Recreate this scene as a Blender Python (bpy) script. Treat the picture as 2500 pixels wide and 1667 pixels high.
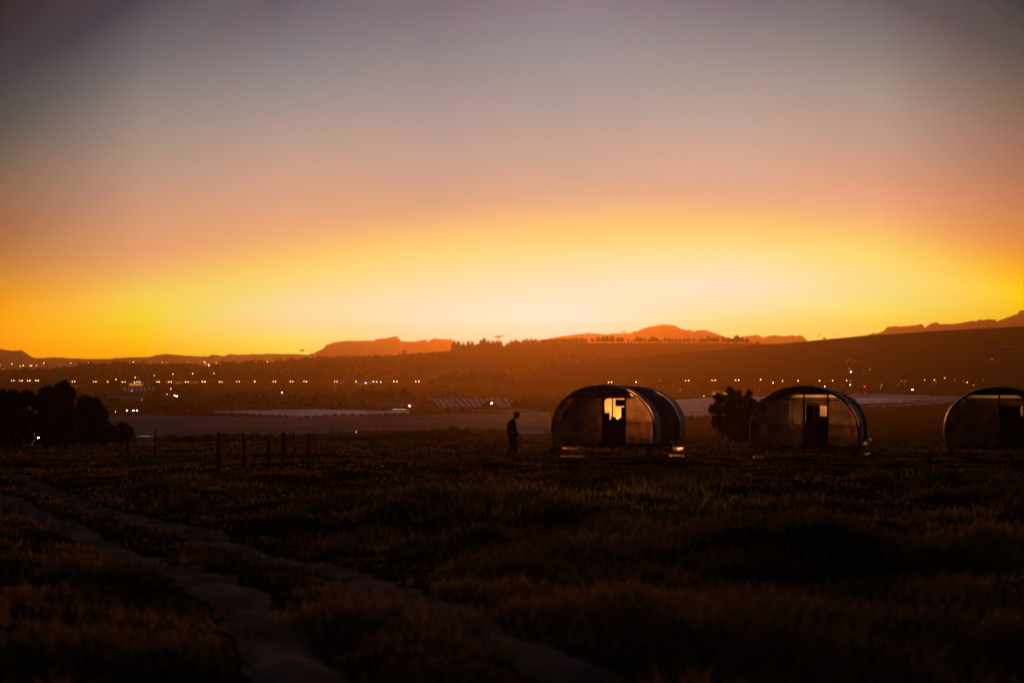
import bpy, math, random
import numpy as np
from mathutils import Vector, Matrix
R = math.radians
scene = bpy.context.scene
C = scene.collection
for o in list(bpy.data.objects): bpy.data.objects.remove(o)
rng = np.random.default_rng(7); random.seed(7)

# ------------------------------------------------------------------ camera
F = 3472.2                      # focal length in photo pixels (50 mm on a 36 mm frame, 2500 px wide)
PITCH = math.atan(46.5 / F)
cd = bpy.data.cameras.new('camera'); cam = bpy.data.objects.new('camera', cd); C.objects.link(cam)
cd.lens = 50; cd.sensor_width = 36; cd.clip_start = 0.1; cd.clip_end = 40000
cam.location = (0, 0, 0); cam.rotation_euler = (math.pi / 2 + PITCH, 0, 0)
cd.dof.use_dof = True; cd.dof.focus_distance = 95; cd.dof.aperture_fstop = 1.5
scene.camera = cam

# ------------------------------------------------------------------ sky
GLOW_AZ = 2.4                   # degrees right of straight ahead
def lin(c): return [(v / 255 / 12.92) if v / 255 <= .04045 else ((v / 255 + .055) / 1.055) ** 2.4 for v in c]
w = bpy.data.worlds.new('World'); scene.world = w; w.use_nodes = True
nt = w.node_tree; N = nt.nodes; L = nt.links; N.clear()
def wm(op, a, b=None, c=None, clamp=False):
    n = N.new('ShaderNodeMath'); n.operation = op; n.use_clamp = clamp
    for i, v in enumerate((a, b, c)):
        if v is None: continue
        if isinstance(v, (int, float)): n.inputs[i].default_value = v
        else: L.new(v, n.inputs[i])
    return n.outputs[0]
def mapr(v, a, b, smooth=True):
    n = N.new('ShaderNodeMapRange'); n.interpolation_type = 'SMOOTHSTEP' if smooth else 'LINEAR'
    L.new(v, n.inputs[0]); n.inputs[1].default_value = a; n.inputs[2].default_value = b
    return n.outputs[0]
tc = N.new('ShaderNodeTexCoord'); sx = N.new('ShaderNodeSeparateXYZ'); L.new(tc.outputs['Generated'], sx.inputs[0])
elev = wm('MULTIPLY', wm('ARCSINE', sx.outputs[2]), 57.29578)
az = wm('MULTIPLY', wm('ARCTAN2', sx.outputs[0], sx.outputs[1]), 57.29578)
daz = wm('ABSOLUTE', wm('SUBTRACT', az, GLOW_AZ))
noi = N.new('ShaderNodeTexNoise'); noi.inputs['Scale'].default_value = 3.0; noi.inputs['Detail'].default_value = 3
mp = N.new('ShaderNodeMapping'); mp.inputs['Scale'].default_value = (1, 1, 9); L.new(tc.outputs['Generated'], mp.inputs[0]); L.new(mp.outputs[0], noi.inputs[0])
# the glow stands as an arch: the same colours sit lower the farther round the horizon they are
archf = wm('MULTIPLY_ADD', wm('POWER', wm('MINIMUM', wm('DIVIDE', daz, 22.0), 1.9), 2.6), .9, 1.0)
elev2 = wm('ADD', wm('MULTIPLY', elev, archf), wm('MULTIPLY', wm('SUBTRACT', noi.outputs[0], .5), .12))
EMAX = 40.0
fac = wm('DIVIDE', elev2, EMAX, clamp=True)
def ramp(stops):
    n = N.new('ShaderNodeValToRGB'); n.color_ramp.interpolation = 'B_SPLINE' if False else 'LINEAR'
    e = n.color_ramp.elements
    while len(e) > 1: e.remove(e[-1])
    for i, (p, c, g) in enumerate(stops):
        el = e[0] if i == 0 else e.new(p / EMAX)
        el.position = p / EMAX; el.color = [v * g for v in lin(c)] + [1]
    L.new(fac, n.inputs[0]); return n.outputs[0]
#SKYTAB-BEGIN
SKY = {
 -22.4: [(0, [1.8382, 0.526, 0.0002]), (1.6, [1.8382, 0.6415, 0.0005]), (2.3, [1.7095, 0.6819, 0.0005]), (3.0, [1.5405, 0.6232, 0.0005]), (3.7, [1.3388, 0.5264, 0.0005]), (4.4, [1.138, 0.4562, 0.0005]), (5.0, [0.9711, 0.4136, 0.0054]), (5.6, [0.8671, 0.3785, 0.0263]), (6.1, [0.7551, 0.3291, 0.0432]), (6.6, [0.6485, 0.2742, 0.0473]), (7.4, [0.5592, 0.2328, 0.0527]), (8.6, [0.4366, 0.182, 0.0634]), (10.0, [0.3457, 0.152, 0.0772]), (12.0, [0.2707, 0.1469, 0.0902]), (14.2, [0.1611, 0.13, 0.0902]), (17.0, [0.0614, 0.0883, 0.0821]), (20.5, [0.0217, 0.0485, 0.0628]), (24.0, [0.0042, 0.0223, 0.0362]), (27.438, [0.0005, 0.0152, 0.0183]), (29.44, [0.045, 0.044, 0.062]), (32.44, [0.045, 0.044, 0.062]), (36.44, [0.045, 0.044, 0.062]), (40, [0.045, 0.044, 0.062])],
 -16.9: [(0, [1.3151, 0.7765, 0.0002]), (0.9, [1.3151, 0.947, 0.0005]), (1.6, [1.0917, 1.1729, 0.014]), (2.3, [0.9907, 1.1683, 0.055]), (3.0, [1.0119, 1.0205, 0.0879]), (3.7, [1.0199, 0.8697, 0.118]), (4.4, [0.96, 0.7015, 0.1529]), (5.0, [0.9147, 0.5665, 0.1774]), (5.6, [0.8699, 0.4708, 0.1923]), (6.1, [0.8201, 0.4196, 0.194]), (6.6, [0.7716, 0.3991, 0.1923]), (7.4, [0.6962, 0.3775, 0.2031]), (8.6, [0.5977, 0.3477, 0.2225]), (10.0, [0.4851, 0.3239, 0.2424]), (12.0, [0.3603, 0.2984, 0.248]), (14.2, [0.2375, 0.2406, 0.2258]), (17.0, [0.1263, 0.1498, 0.1683]), (20.522, [0.0208, 0.0455, 0.0761]), (22.52, [0.045, 0.044, 0.0632]), (25.52, [0.045, 0.044, 0.062]), (29.52, [0.045, 0.044, 0.062]), (40, [0.045, 0.044, 0.062])],
 -11.4: [(0, [0.7257, 1.0648, 0.0824]), (0.9, [0.7257, 1.2985, 0.2059]), (1.6, [0.6169, 1.2127, 0.5899]), (2.3, [0.5939, 1.0584, 0.5973]), (3.0, [0.68, 0.9376, 0.4038]), (3.7, [0.7814, 0.8537, 0.2652]), (4.4, [0.8323, 0.7388, 0.1943]), (5.0, [0.8361, 0.6023, 0.187]), (5.6, [0.7891, 0.4799, 0.2119]), (6.1, [0.732, 0.4315, 0.2242]), (6.6, [0.6688, 0.4082, 0.2342]), (7.4, [0.5937, 0.385, 0.2565]), (8.6, [0.5089, 0.3671, 0.2831]), (10.0, [0.4002, 0.3432, 0.2989]), (12.0, [0.2484, 0.2808, 0.2825]), (14.2, [0.1519, 0.1942, 0.2303]), (16.42, [0.0798, 0.1012, 0.1426]), (18.42, [0.0638, 0.082, 0.1184]), (21.42, [0.045, 0.0577, 0.0884]), (25.42, [0.045, 0.044, 0.0642]), (40, [0.045, 0.044, 0.062])],
 -5.5: [(0, [0.334, 0.9261, 0.4157]), (1.6, [0.334, 1.1294, 1.0393]), (2.3, [0.4617, 0.9894, 0.7652]), (3.0, [0.6019, 0.8942, 0.5643]), (3.7, [0.7324, 0.8166, 0.3882]), (4.4, [0.7694, 0.7388, 0.2762]), (5.0, [0.6974, 0.6305, 0.2308]), (5.6, [0.5791, 0.4945, 0.2342]), (6.1, [0.4969, 0.4012, 0.2497]), (6.6, [0.4329, 0.3675, 0.2686]), (7.4, [0.3759, 0.3527, 0.2931]), (8.6, [0.3364, 0.3431, 0.3151]), (10.0, [0.2677, 0.311, 0.3117]), (12.0, [0.1851, 0.2437, 0.2764]), (14.466, [0.1203, 0.1481, 0.194]), (16.47, [0.0962, 0.12, 0.161]), (19.47, [0.0662, 0.0844, 0.1203]), (23.47, [0.045, 0.0578, 0.0873]), (40, [0.045, 0.044, 0.062])],
 0.0: [(0, [0.1139, 0.9275, 0.4865]), (1.6, [0.1139, 1.1311, 1.2162]), (2.3, [0.326, 0.9927, 0.9239]), (3.0, [0.5171, 0.9074, 0.7221]), (3.7, [0.6708, 0.8274, 0.5026]), (4.4, [0.7696, 0.7461, 0.3264]), (5.0, [0.774, 0.6545, 0.2385]), (5.6, [0.6573, 0.5455, 0.236]), (6.1, [0.4968, 0.462, 0.2644]), (6.6, [0.4124, 0.4044, 0.2845]), (7.4, [0.3585, 0.3736, 0.3048]), (8.6, [0.3101, 0.3581, 0.3268]), (10.0, [0.2557, 0.3267, 0.3282]), (12.0, [0.2053, 0.2767, 0.3099]), (14.12, [0.1724, 0.199, 0.2473]), (16.12, [0.1379, 0.1612, 0.2053]), (19.12, [0.0948, 0.1134, 0.1533]), (23.12, [0.0621, 0.0776, 0.1113]), (40, [0.045, 0.044, 0.062])],
 6.6: [(0, [0.6563, 0.9193, 0.1789]), (1.6, [0.6563, 1.1211, 0.4472]), (2.3, [0.5427, 1.0251, 0.6837]), (3.0, [0.5343, 0.9753, 0.7674]), (3.7, [0.6507, 0.9229, 0.6006]), (4.4, [0.7789, 0.8478, 0.3985]), (5.0, [0.831, 0.7394, 0.2729]), (5.6, [0.7861, 0.616, 0.2214]), (6.1, [0.6901, 0.5129, 0.2327]), (6.6, [0.6137, 0.4329, 0.2663]), (7.4, [0.5383, 0.4076, 0.3059]), (8.6, [0.464, 0.3991, 0.3362]), (10.0, [0.3705, 0.362, 0.3287]), (12.0, [0.2406, 0.279, 0.2849]), (14.675, [0.1223, 0.1469, 0.191]), (16.68, [0.0978, 0.119, 0.1585]), (19.68, [0.0673, 0.0837, 0.1184]), (23.68, [0.045, 0.0573, 0.0859]), (40, [0.045, 0.044, 0.062])],
 12.1: [(0, [0.71, 0.9431, 0.0818]), (2.3, [0.71, 1.1501, 0.2046]), (3.0, [0.7829, 0.9929, 0.3167]), (3.7, [0.8449, 0.9235, 0.3153]), (4.4, [0.8952, 0.8802, 0.2592]), (5.0, [0.9047, 0.8064, 0.205]), (5.6, [0.9029, 0.6896, 0.1858]), (6.1, [0.9063, 0.5736, 0.1925]), (6.6, [0.8705, 0.477, 0.2113]), (7.4, [0.7692, 0.398, 0.2288]), (8.6, [0.604, 0.3493, 0.2422]), (10.0, [0.4655, 0.3396, 0.2745]), (12.0, [0.336, 0.3036, 0.2656]), (14.2, [0.1865, 0.2082, 0.2048]), (16.805, [0.0745, 0.09, 0.1209]), (18.8, [0.0596, 0.0729, 0.1003]), (21.8, [0.045, 0.0513, 0.075]), (25.8, [0.045, 0.044, 0.062]), (40, [0.045, 0.044, 0.062])],
 17.3: [(0, [1.2219, 0.7291, 0.0002]), (3.7, [1.2219, 0.8891, 0.0005]), (4.4, [1.1733, 0.6988, 0.0038]), (5.0, [1.1041, 0.5655, 0.0176]), (5.6, [1.0073, 0.4547, 0.0322]), (6.1, [0.9013, 0.3705, 0.0485]), (6.6, [0.8287, 0.3239, 0.0656]), (7.4, [0.7171, 0.2834, 0.0892]), (8.6, [0.5919, 0.2387, 0.1105]), (10.0, [0.4494, 0.201, 0.1215]), (12.0, [0.307, 0.174, 0.1241]), (14.2, [0.187, 0.1419, 0.1096]), (17.0, [0.0691, 0.0835, 0.0781]), (20.923, [0.0037, 0.03, 0.0458]), (22.92, [0.045, 0.044, 0.062]), (25.92, [0.045, 0.044, 0.062]), (29.92, [0.045, 0.044, 0.062]), (40, [0.045, 0.044, 0.062])],
}
#SKYTAB-END
def ramp_lin(cols):
    n = N.new('ShaderNodeValToRGB'); e = n.color_ramp.elements
    while len(e) > 1: e.remove(e[-1])
    for i, (p, c) in enumerate(cols):
        el = e[0] if i == 0 else e.new(p / EMAX)
        el.position = p / EMAX; el.color = list(c) + [1]
    L.new(fac, n.inputs[0]); return n.outputs[0]
back = ramp([(0, (86, 62, 56), 1), (5, (70, 55, 58), 1), (20, (46, 40, 50), 1), (40, (44, 42, 52), 1)])
def mixc(f, a, b):
    n = N.new('ShaderNodeMix'); n.data_type = 'RGBA'; L.new(f, n.inputs[0]); L.new(a, n.inputs[6]); L.new(b, n.inputs[7]); return n.outputs[2]
dz = wm('SUBTRACT', az, GLOW_AZ)
keys = sorted(SKY); cur = ramp_lin(SKY[keys[0]])
for ka, kb in zip(keys, keys[1:]): cur = mixc(mapr(dz, ka, kb, False), cur, ramp_lin(SKY[kb]))
m2 = mixc(mapr(daz, 24, 95), cur, back)
bg1 = N.new('ShaderNodeBackground'); L.new(m2, bg1.inputs[0]); bg1.inputs[1].default_value = 1.0
sky = N.new('ShaderNodeTexSky'); sky.sky_type = 'NISHITA'; sky.sun_disc = False; sky.sun_elevation = R(2.5); sky.sun_rotation = R(GLOW_AZ); sky.dust_density = 4
bg2 = N.new('ShaderNodeBackground'); L.new(sky.outputs[0], bg2.inputs[0]); bg2.inputs[1].default_value = 0.0004
ad = N.new('ShaderNodeAddShader'); L.new(bg1.outputs[0], ad.inputs[0]); L.new(bg2.outputs[0], ad.inputs[1])
wo = N.new('ShaderNodeOutputWorld'); L.new(ad.outputs[0], wo.inputs[0])

# ------------------------------------------------------------------ sun (just under the glow, very soft and orange)
sd = bpy.data.lights.new('sun', 'SUN'); sd.energy = 1.45; sd.angle = R(9); sd.color = (1, .30, .05)
so = bpy.data.objects.new('sun', sd); C.objects.link(so)
SUN_EL = 1.6
sdir = Vector((math.sin(R(GLOW_AZ)) * math.cos(R(SUN_EL)), math.cos(R(GLOW_AZ)) * math.cos(R(SUN_EL)), math.sin(R(SUN_EL))))
so.rotation_euler = sdir.to_track_quat('Z', 'Y').to_euler()
scene.view_settings.view_transform = 'Standard'; scene.view_settings.look = 'None'
scene.view_settings.exposure = 0; scene.view_settings.gamma = 1; scene.view_settings.use_curve_mapping = False
HAZE_DENSITY = 1.05e-4; HAZE_COLOR = (1.0, .52, .15); HAZE_G = .80

# ------------------------------------------------------------------ helpers
def tag(o, label=None, cat=None, group=None, kind=None):
    if label: o['label'] = label
    if cat: o['category'] = cat
    if group: o['group'] = group
    if kind: o['kind'] = kind
    return o
def empty(name, loc, rz=0):
    o = bpy.data.objects.new(name, None); C.objects.link(o); o.location = loc; o.rotation_euler = (0, 0, rz)
    o.empty_display_size = .2; return o
def link(name, me, parent=None):
    o = bpy.data.objects.new(name, me); C.objects.link(o)
    if parent: o.parent = parent
    return o
def copy_tree(o, parent=None):
    c = o.copy(); C.objects.link(c); c.parent = parent
    for ch in o.children: copy_tree(ch, c)
    return c
def mesh_np(name, v, f, mats, smooth=False, mi=None):
    """v (n,3) array, f (m,k) array of same-size faces"""
    me = bpy.data.meshes.new(name); v = np.asarray(v, np.float32); f = np.asarray(f, np.int32)
    k = f.shape[1]; me.vertices.add(len(v)); me.vertices.foreach_set('co', v.ravel())
    me.loops.add(f.size); me.loops.foreach_set('vertex_index', f.ravel())
    me.polygons.add(len(f)); me.polygons.foreach_set('loop_start', np.arange(0, f.size, k, dtype=np.int32))
    me.polygons.foreach_set('loop_total', np.full(len(f), k, np.int32))
    if smooth: me.polygons.foreach_set('use_smooth', np.ones(len(f), bool))
    for m in (mats if isinstance(mats, list) else [mats]): me.materials.append(m)
    if mi is not None: me.polygons.foreach_set('material_index', np.asarray(mi, np.int32))
    me.update(calc_edges=True); me.validate(); return me
class MB:
    def __init__(s): s.v = []; s.f = []; s.m = []
    def add(s, vs, fs, m=0):
        b = len(s.v); s.v += [tuple(p) for p in vs]; s.f += [tuple(b + i for i in q) for q in fs]; s.m += [m] * len(fs)
    def box(s, c, d, rot=None, m=0, bev=0):
        x, y, z = (k / 2 for k in d)
        pts = [Vector((a * x, b * y, e * z)) for a in (-1, 1) for b in (-1, 1) for e in (-1, 1)]
        if rot is not None: pts = [rot @ p for p in pts]
        s.add([p + Vector(c) for p in pts], [(0, 1, 3, 2), (4, 6, 7, 5), (0, 4, 5, 1), (2, 3, 7, 6), (0, 2, 6, 4), (1, 5, 7, 3)], m)
    def tube(s, pts, r, n=8, m=0, cap=True):
        pts = [Vector(p) for p in pts]; rs = r if isinstance(r, (list, tuple)) else [r] * len(pts)
        vs = []; up = Vector((0, 0, 1))
        for i, p in enumerate(pts):
            t = (pts[min(i + 1, len(pts) - 1)] - pts[max(i - 1, 0)]).normalized()
            a = up if abs(t.dot(up)) < .95 else Vector((1, 0, 0))
            u = t.cross(a).normalized(); w_ = t.cross(u)
            for k in range(n):
                an = 2 * math.pi * k / n; vs.append(p + (u * math.cos(an) + w_ * math.sin(an)) * rs[i])
        fs = [(i * n + k, i * n + (k + 1) % n, (i + 1) * n + (k + 1) % n, (i + 1) * n + k) for i in range(len(pts) - 1) for k in range(n)]
        if cap: fs += [tuple(range(n))[::-1], tuple((len(pts) - 1) * n + k for k in range(n))]
        s.add(vs, fs, m)
    def ball(s, c, r, n=8, m=0):
        r = r if isinstance(r, (tuple, list)) else (r, r, r); vs = []; fs = []
        for i in range(1, n):
            for k in range(2 * n):
                a = math.pi * i / n; b = math.pi * k / n
                vs.append((c[0] + r[0] * math.sin(a) * math.cos(b), c[1] + r[1] * math.sin(a) * math.sin(b), c[2] + r[2] * math.cos(a)))
        M_ = 2 * n; vs += [(c[0], c[1], c[2] + r[2]), (c[0], c[1], c[2] - r[2])]; t = len(vs) - 2
        for i in range(n - 2):
            for k in range(M_): fs.append((i * M_ + k, (i + 1) * M_ + k, (i + 1) * M_ + (k + 1) % M_, i * M_ + (k + 1) % M_))
        for k in range(M_): fs += [(t, k, (k + 1) % M_), (t + 1, (n - 2) * M_ + (k + 1) % M_, (n - 2) * M_ + k)]
        s.add(vs, fs, m)
    def mesh(s, name, mats, smooth=False):
        me = bpy.data.meshes.new(name); me.from_pydata(s.v, [], s.f)
        for mm in (mats if isinstance(mats, list) else [mats]): me.materials.append(mm)
        me.polygons.foreach_set('material_index', s.m)
        if smooth: me.polygons.foreach_set('use_smooth', [True] * len(s.f))
        me.update(); return me
    def build(s, name, mats, parent=None, smooth=False): return link(name, s.mesh(name, mats, smooth), parent)

# value noise
_tab = np.random.default_rng(3).random((256, 256))
def vnoise(x, y, s=1.0, off=0):
    x = np.asarray(x, float) / s + off * 17.3; y = np.asarray(y, float) / s + off * 9.1
    xi = np.floor(x).astype(int); yi = np.floor(y).astype(int); fx = x - xi; fy = y - yi
    fx = fx * fx * (3 - 2 * fx); fy = fy * fy * (3 - 2 * fy)
    g = lambda a, b: _tab[a % 256, b % 256]
    return (g(xi, yi) * (1 - fx) + g(xi + 1, yi) * fx) * (1 - fy) + (g(xi, yi + 1) * (1 - fx) + g(xi + 1, yi + 1) * fx) * fy - .5
def sstep(t): t = np.clip(t, 0, 1); return t * t * (3 - 2 * t)

# terrain heights (camera eye is z = 0)
PR = [0, 4, 7.3, 20, 40, 50, 60, 80, 100, 120, 180, 300, 350, 450, 600, 750, 900, 1100, 1500, 2000, 3500, 6000, 12000]
PZ = [-1.62, -1.63, -1.68, -2.22, -3.12, -3.54, -3.97, -4.9, -5.85, -6.8, -10, -15.9, -17.7, -20.6, -23.8, -25.8, -27, -28, -29, -30, -31.5, -33, -36]
def T(x, y):
    x = np.asarray(x, float); y = np.asarray(y, float); r = np.hypot(x, y)
    z = np.interp(r, PR, PZ)
    near = 1 - sstep((r - 60) / 60); vnear = 1 - sstep((r - 25) / 30)
    z = z + near * (.16 * vnoise(x, y, 5.5, 1) + .30 * (1 - sstep((r - 24) / 14)) * np.clip(vnoise(x, y, 2.3, 25), -.1, 1) + .30 * vnoise(x, y, 13, 5)) + .10 * near * vnoise(x, y, 1.5, 2) + vnear * .07 * vnoise(x, y, .55, 3)
    z = z + .10 * np.exp(-((y - 42 - .8 * vnoise(x, y, 6, 8)) / 2.2) ** 2) * (.75 + vnoise(x, y, 3, 4))
    z = z + .16 * np.exp(-((y - 21.5) / 1.6) ** 2 - ((x - 2.2) / 2.6) ** 2) + .32 * (1 - sstep((r - 30) / 20)) * np.clip(vnoise(x, y, 1.15, 21) + .5 * vnoise(x, y, .5, 22) - .02, 0, 1)
    z = z + .22 * np.exp(-((y - 14.2) / 1.1) ** 2 - ((x - 3.1) / 1.6) ** 2)
    far = sstep((r - 150) / 300)
    z = z + far * 1.2 * vnoise(x, y, 160, 6)
    return z
cp, sp_ = math.cos(PITCH), math.sin(PITCH)
def ray(px, py):
    a = (px - 1250) / F; b = (833.5 - py) / F
    return np.array([a, cp - b * sp_, sp_ + b * cp])
def P(px, py, Y):
    d = ray(px, py); d = d * (Y / d[1]); return Vector(d)
def toPy(z, Y): return 880 - F * z / Y          # good to a fraction of a pixel near the horizon

# ridges: crest outline in photo pixels, given its own distance
CR_M = [(-900, 850), (-400, 845), (-150, 838), (0, 851), (30, 856), (52, 855), (65, 862), (80, 872), (90, 874.5), (130, 872), (185, 875), (250, 876), (300, 873), (370, 871), (385, 866), (400, 864), (470, 869), (510, 870), (517, 866), (534, 867), (547, 868.5), (562, 864), (580, 866), (626, 864), (705, 864), (753, 866), (769, 861), (789, 851), (797, 841), (820, 836), (827, 833.6), (858, 832), (912, 832), (919, 827), (940, 826), (961, 821), (970, 823), (982, 833.6), (1012, 835), (1027, 831), (1039, 828.5), (1045, 832), (1061, 826), (1078, 828), (1100, 828), (1116, 836), (1150, 850), (1240, 850), (1290, 838), (1350, 824), (1378, 820), (1424, 814), (1443, 813), (1482, 817), (1499, 814), (1539, 813), (1550, 808), (1558, 807.6), (1573, 801.6), (1590, 797), (1611, 794), (1620, 792), (1641, 793.6), (1652, 797), (1662, 803), (1679, 805), (1696, 809.7), (1703, 806), (1718, 805.5), (1730, 808), (1754, 816.5), (1773, 823), (1788, 826), (1813, 822), (1822, 820), (1844, 817), (1851, 818), (1862, 824), (1866, 824), (1879, 818.5), (1898, 818.5), (1915, 820), (1932, 818.5), (1942, 820.6), (1956, 818.5), (1966, 826), (1980, 840), (2000, 850), (2080, 845), (2125, 816), (2134, 814), (2140, 815), (2159, 807), (2166, 798), (2180, 798), (2183, 796), (2193, 796.2), (2197, 798), (2200, 796.6), (2251, 792), (2256, 798), (2262, 798), (2274, 790), (2284, 787), (2296, 792), (2340, 789.7), (2372, 783), (2385, 784.5), (2393, 779), (2401, 782), (2408, 779), (2427, 780), (2436, 784.5), (2461, 774), (2484, 767.5), (2489, 759.6), (2500, 757), (2560, 757), (2700, 762), (3000, 770), (3400, 790)]
CR_B = [(-900, 915), (-200, 912), (0, 909.5), (85, 904), (149, 903), (159, 899), (187, 895.5), (212, 889), (255, 888.5), (315, 888), (404, 888), (451, 887), (478, 889), (497, 892), (509, 892), (590, 887.5), (603, 884.5), (654, 885), (672, 882.5), (718, 878.5), (764, 875), (827, 872), (858, 870.5), (951, 869), (987, 864.5), (1043, 860.5), (1101, 856.5), (1150, 851.5), (1232, 846), (1300, 840), (1350, 837.3), (1600, 836.7), (1850, 838), (1900, 843), (2100, 850), (3400, 850)]
CR_C = [(-900, 950), (1150, 950), (1250, 912), (1330, 895), (1400, 886), (1500, 875.5), (1584, 867.5), (1711, 857), (1796, 850.5), (1839, 842), (1864, 840), (1906, 839), (1970, 833), (2012, 828.7), (2055, 825), (2119, 818.5), (2197, 814), (2300, 807), (2500, 796), (2900, 775), (3400, 760)]
class Ridge:
    def __init__(s, cr, Yf, Yc, Yb, zf, zb, rough, sc):
        s.px = [c[0] for c in cr]; s.py = [c[1] for c in cr]; s.Yf, s.Yc, s.Yb, s.zf, s.zb, s.rough, s.sc = Yf, Yc, Yb, zf, zb, rough, sc
    def z(s, px, Y):
        px = np.asarray(px, float); Y = np.asarray(Y, float)
        cz = (880 - np.interp(px, s.px, s.py)) / F * s.Yc
        t = (Y - s.Yf) / (s.Yc - s.Yf); b = (Y - s.Yc) / (s.Yb - s.Yc)
        up = s.zf + (cz - s.zf) * np.clip(t, 0, 1) ** .8 * (1.18 - .18 * np.clip(t, 0, 1)) ** 1
        dn = cz + (s.zb - cz) * sstep(b)
        z = np.where(Y <= s.Yc, up, dn)
        n = vnoise((px - 1250) / F * Y, Y, s.sc, 2) + .5 * vnoise((px - 1250) / F * Y, Y, s.sc / 2.3, 3)
        return z + s.rough * n * np.clip(4 * t, 0, 1) * np.clip(6 * (1 - t), 0, 1)
    def build(s, name, mat, step=2.5, rows=46, jag=0, lo=-900, hi=3400):
        pxs = np.arange(lo, hi, step); n1 = int(rows * .7)
        Ys = np.concatenate([np.linspace(s.Yf, s.Yc, n1), np.linspace(s.Yc, s.Yb, rows - n1 + 1)[1:]])
        A, B = np.meshgrid(pxs, Ys); Z = s.z(A, B)
        if jag: Z += jag * (vnoise(A, A * 0, 5, 4) + .6 * vnoise(A, A * 0, 2.2, 5)) * np.exp(-((B - s.Yc) / (.15 * (s.Yc - s.Yf))) ** 2)
        X = (A - 1250) / F * B
        v = np.stack([X, B, Z], -1).reshape(-1, 3); n = len(pxs); m = len(Ys)
        i = np.arange(m - 1)[:, None] * n + np.arange(n - 1)[None]
        f = np.stack([i, i + 1, i + n + 1, i + n], -1).reshape(-1, 4)
        return tag(link(name, mesh_np(name, v, f, mat, True)), kind='structure')
RM = Ridge(CR_M, 5400, 7000, 7900, -37, -36, 11, 340)
CR_R = [(1900, 905), (2060, 850), (2110, 822)] + [c for c in CR_M if c[0] >= 2125]; CR_M = [c if c[0] < 2100 else (c[0], 840) for c in CR_M]
RM2 = Ridge(CR_R, 4500, 5850, 6600, -36, -36, 9, 300)
RB = Ridge(CR_B, 1750, 2600, 3500, -33, -33, 5, 130)
RC = Ridge(CR_C, 1120, 1750, 2500, -31, -31, 2.5, 120)
def surf(px, Y):
    x = (px - 1250) / F * Y; z = float(T(x, Y))
    for r_ in (RC, RB):
        if r_.Yf < Y < r_.Yb: z = max(z, float(r_.z(px, Y)))
    return z
def ground(px, py, H=0, y0=4, y1=8000):
    """first depth at which the sight line through (px,py) is H above the land"""
    d = ray(px, py); Y = y0
    while Y < y1:
        z = d[2] / d[1] * Y
        if z - H <= surf(px, Y): break
        Y *= 1.006
    x = (px - 1250) / F * Y
    return Vector((x, Y, surf(px, Y)))

# ------------------------------------------------------------------ materials
def mat(name, col, rough=.9, spec=.2, noise=None, metal=0, bump=None):
    m = bpy.data.materials.new(name); m.use_nodes = True; t = m.node_tree; b = t.nodes['Principled BSDF']
    b.inputs['Base Color'].default_value = (*col, 1); b.inputs['Roughness'].default_value = rough
    b.inputs['Specular IOR Level'].default_value = spec; b.inputs['Metallic'].default_value = metal
    if noise:
        sc, c2 = noise; tcn = t.nodes.new('ShaderNodeTexCoord'); n = t.nodes.new('ShaderNodeTexNoise'); n.inputs['Scale'].default_value = sc; n.inputs['Detail'].default_value = 6
        mx = t.nodes.new('ShaderNodeMix'); mx.data_type = 'RGBA'; mr = t.nodes.new('ShaderNodeMapRange'); mr.inputs[1].default_value = .38; mr.inputs[2].default_value = .62
        t.links.new(tcn.outputs['Object'], n.inputs[0]); t.links.new(n.outputs[0], mr.inputs[0]); t.links.new(mr.outputs[0], mx.inputs[0])
        mx.inputs[6].default_value = (*col, 1); mx.inputs[7].default_value = (*c2, 1); t.links.new(mx.outputs[2], b.inputs['Base Color'])
        if bump:
            bp = t.nodes.new('ShaderNodeBump'); bp.inputs['Strength'].default_value = bump; n2 = t.nodes.new('ShaderNodeTexNoise'); n2.inputs['Scale'].default_value = sc * 4
            t.links.new(tcn.outputs['Object'], n2.inputs[0]); t.links.new(n2.outputs[0], bp.inputs['Height']); t.links.new(bp.outputs[0], b.inputs['Normal'])
    return m
def emis(name, col, s):
    m = bpy.data.materials.new(name); m.use_nodes = True; t = m.node_tree; t.nodes.clear()
    e = t.nodes.new('ShaderNodeEmission'); e.inputs[0].default_value = (*col, 1); e.inputs[1].default_value = s
    o = t.nodes.new('ShaderNodeOutputMaterial'); t.links.new(e.outputs[0], o.inputs[0])
    m.cycles.emission_sampling = 'NONE'; return m
def leafmat(name, col, col2, sc=1.0, tr=.35):
    m = bpy.data.materials.new(name); m.use_nodes = True; t = m.node_tree; t.nodes.clear(); nn = t.nodes.new
    g = nn('ShaderNodeTexCoord'); n = nn('ShaderNodeTexNoise'); n.inputs['Scale'].default_value = sc; t.links.new(g.outputs['Object'], n.inputs[0])
    mr = nn('ShaderNodeMapRange'); mr.inputs[1].default_value = .4; mr.inputs[2].default_value = .6; t.links.new(n.outputs[0], mr.inputs[0])
    mx = nn('ShaderNodeMix'); mx.data_type = 'RGBA'; mx.inputs[6].default_value = (*col, 1); mx.inputs[7].default_value = (*col2, 1); t.links.new(mr.outputs[0], mx.inputs[0])
    d = nn('ShaderNodeBsdfDiffuse'); tl = nn('ShaderNodeBsdfTranslucent'); s = nn('ShaderNodeMixShader'); s.inputs[0].default_value = tr
    t.links.new(mx.outputs[2], d.inputs[0]); t.links.new(mx.outputs[2], tl.inputs[0]); t.links.new(d.outputs[0], s.inputs[1]); t.links.new(tl.outputs[0], s.inputs[2])
    o = nn('ShaderNodeOutputMaterial'); t.links.new(s.outputs[0], o.inputs[0]); return m
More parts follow.
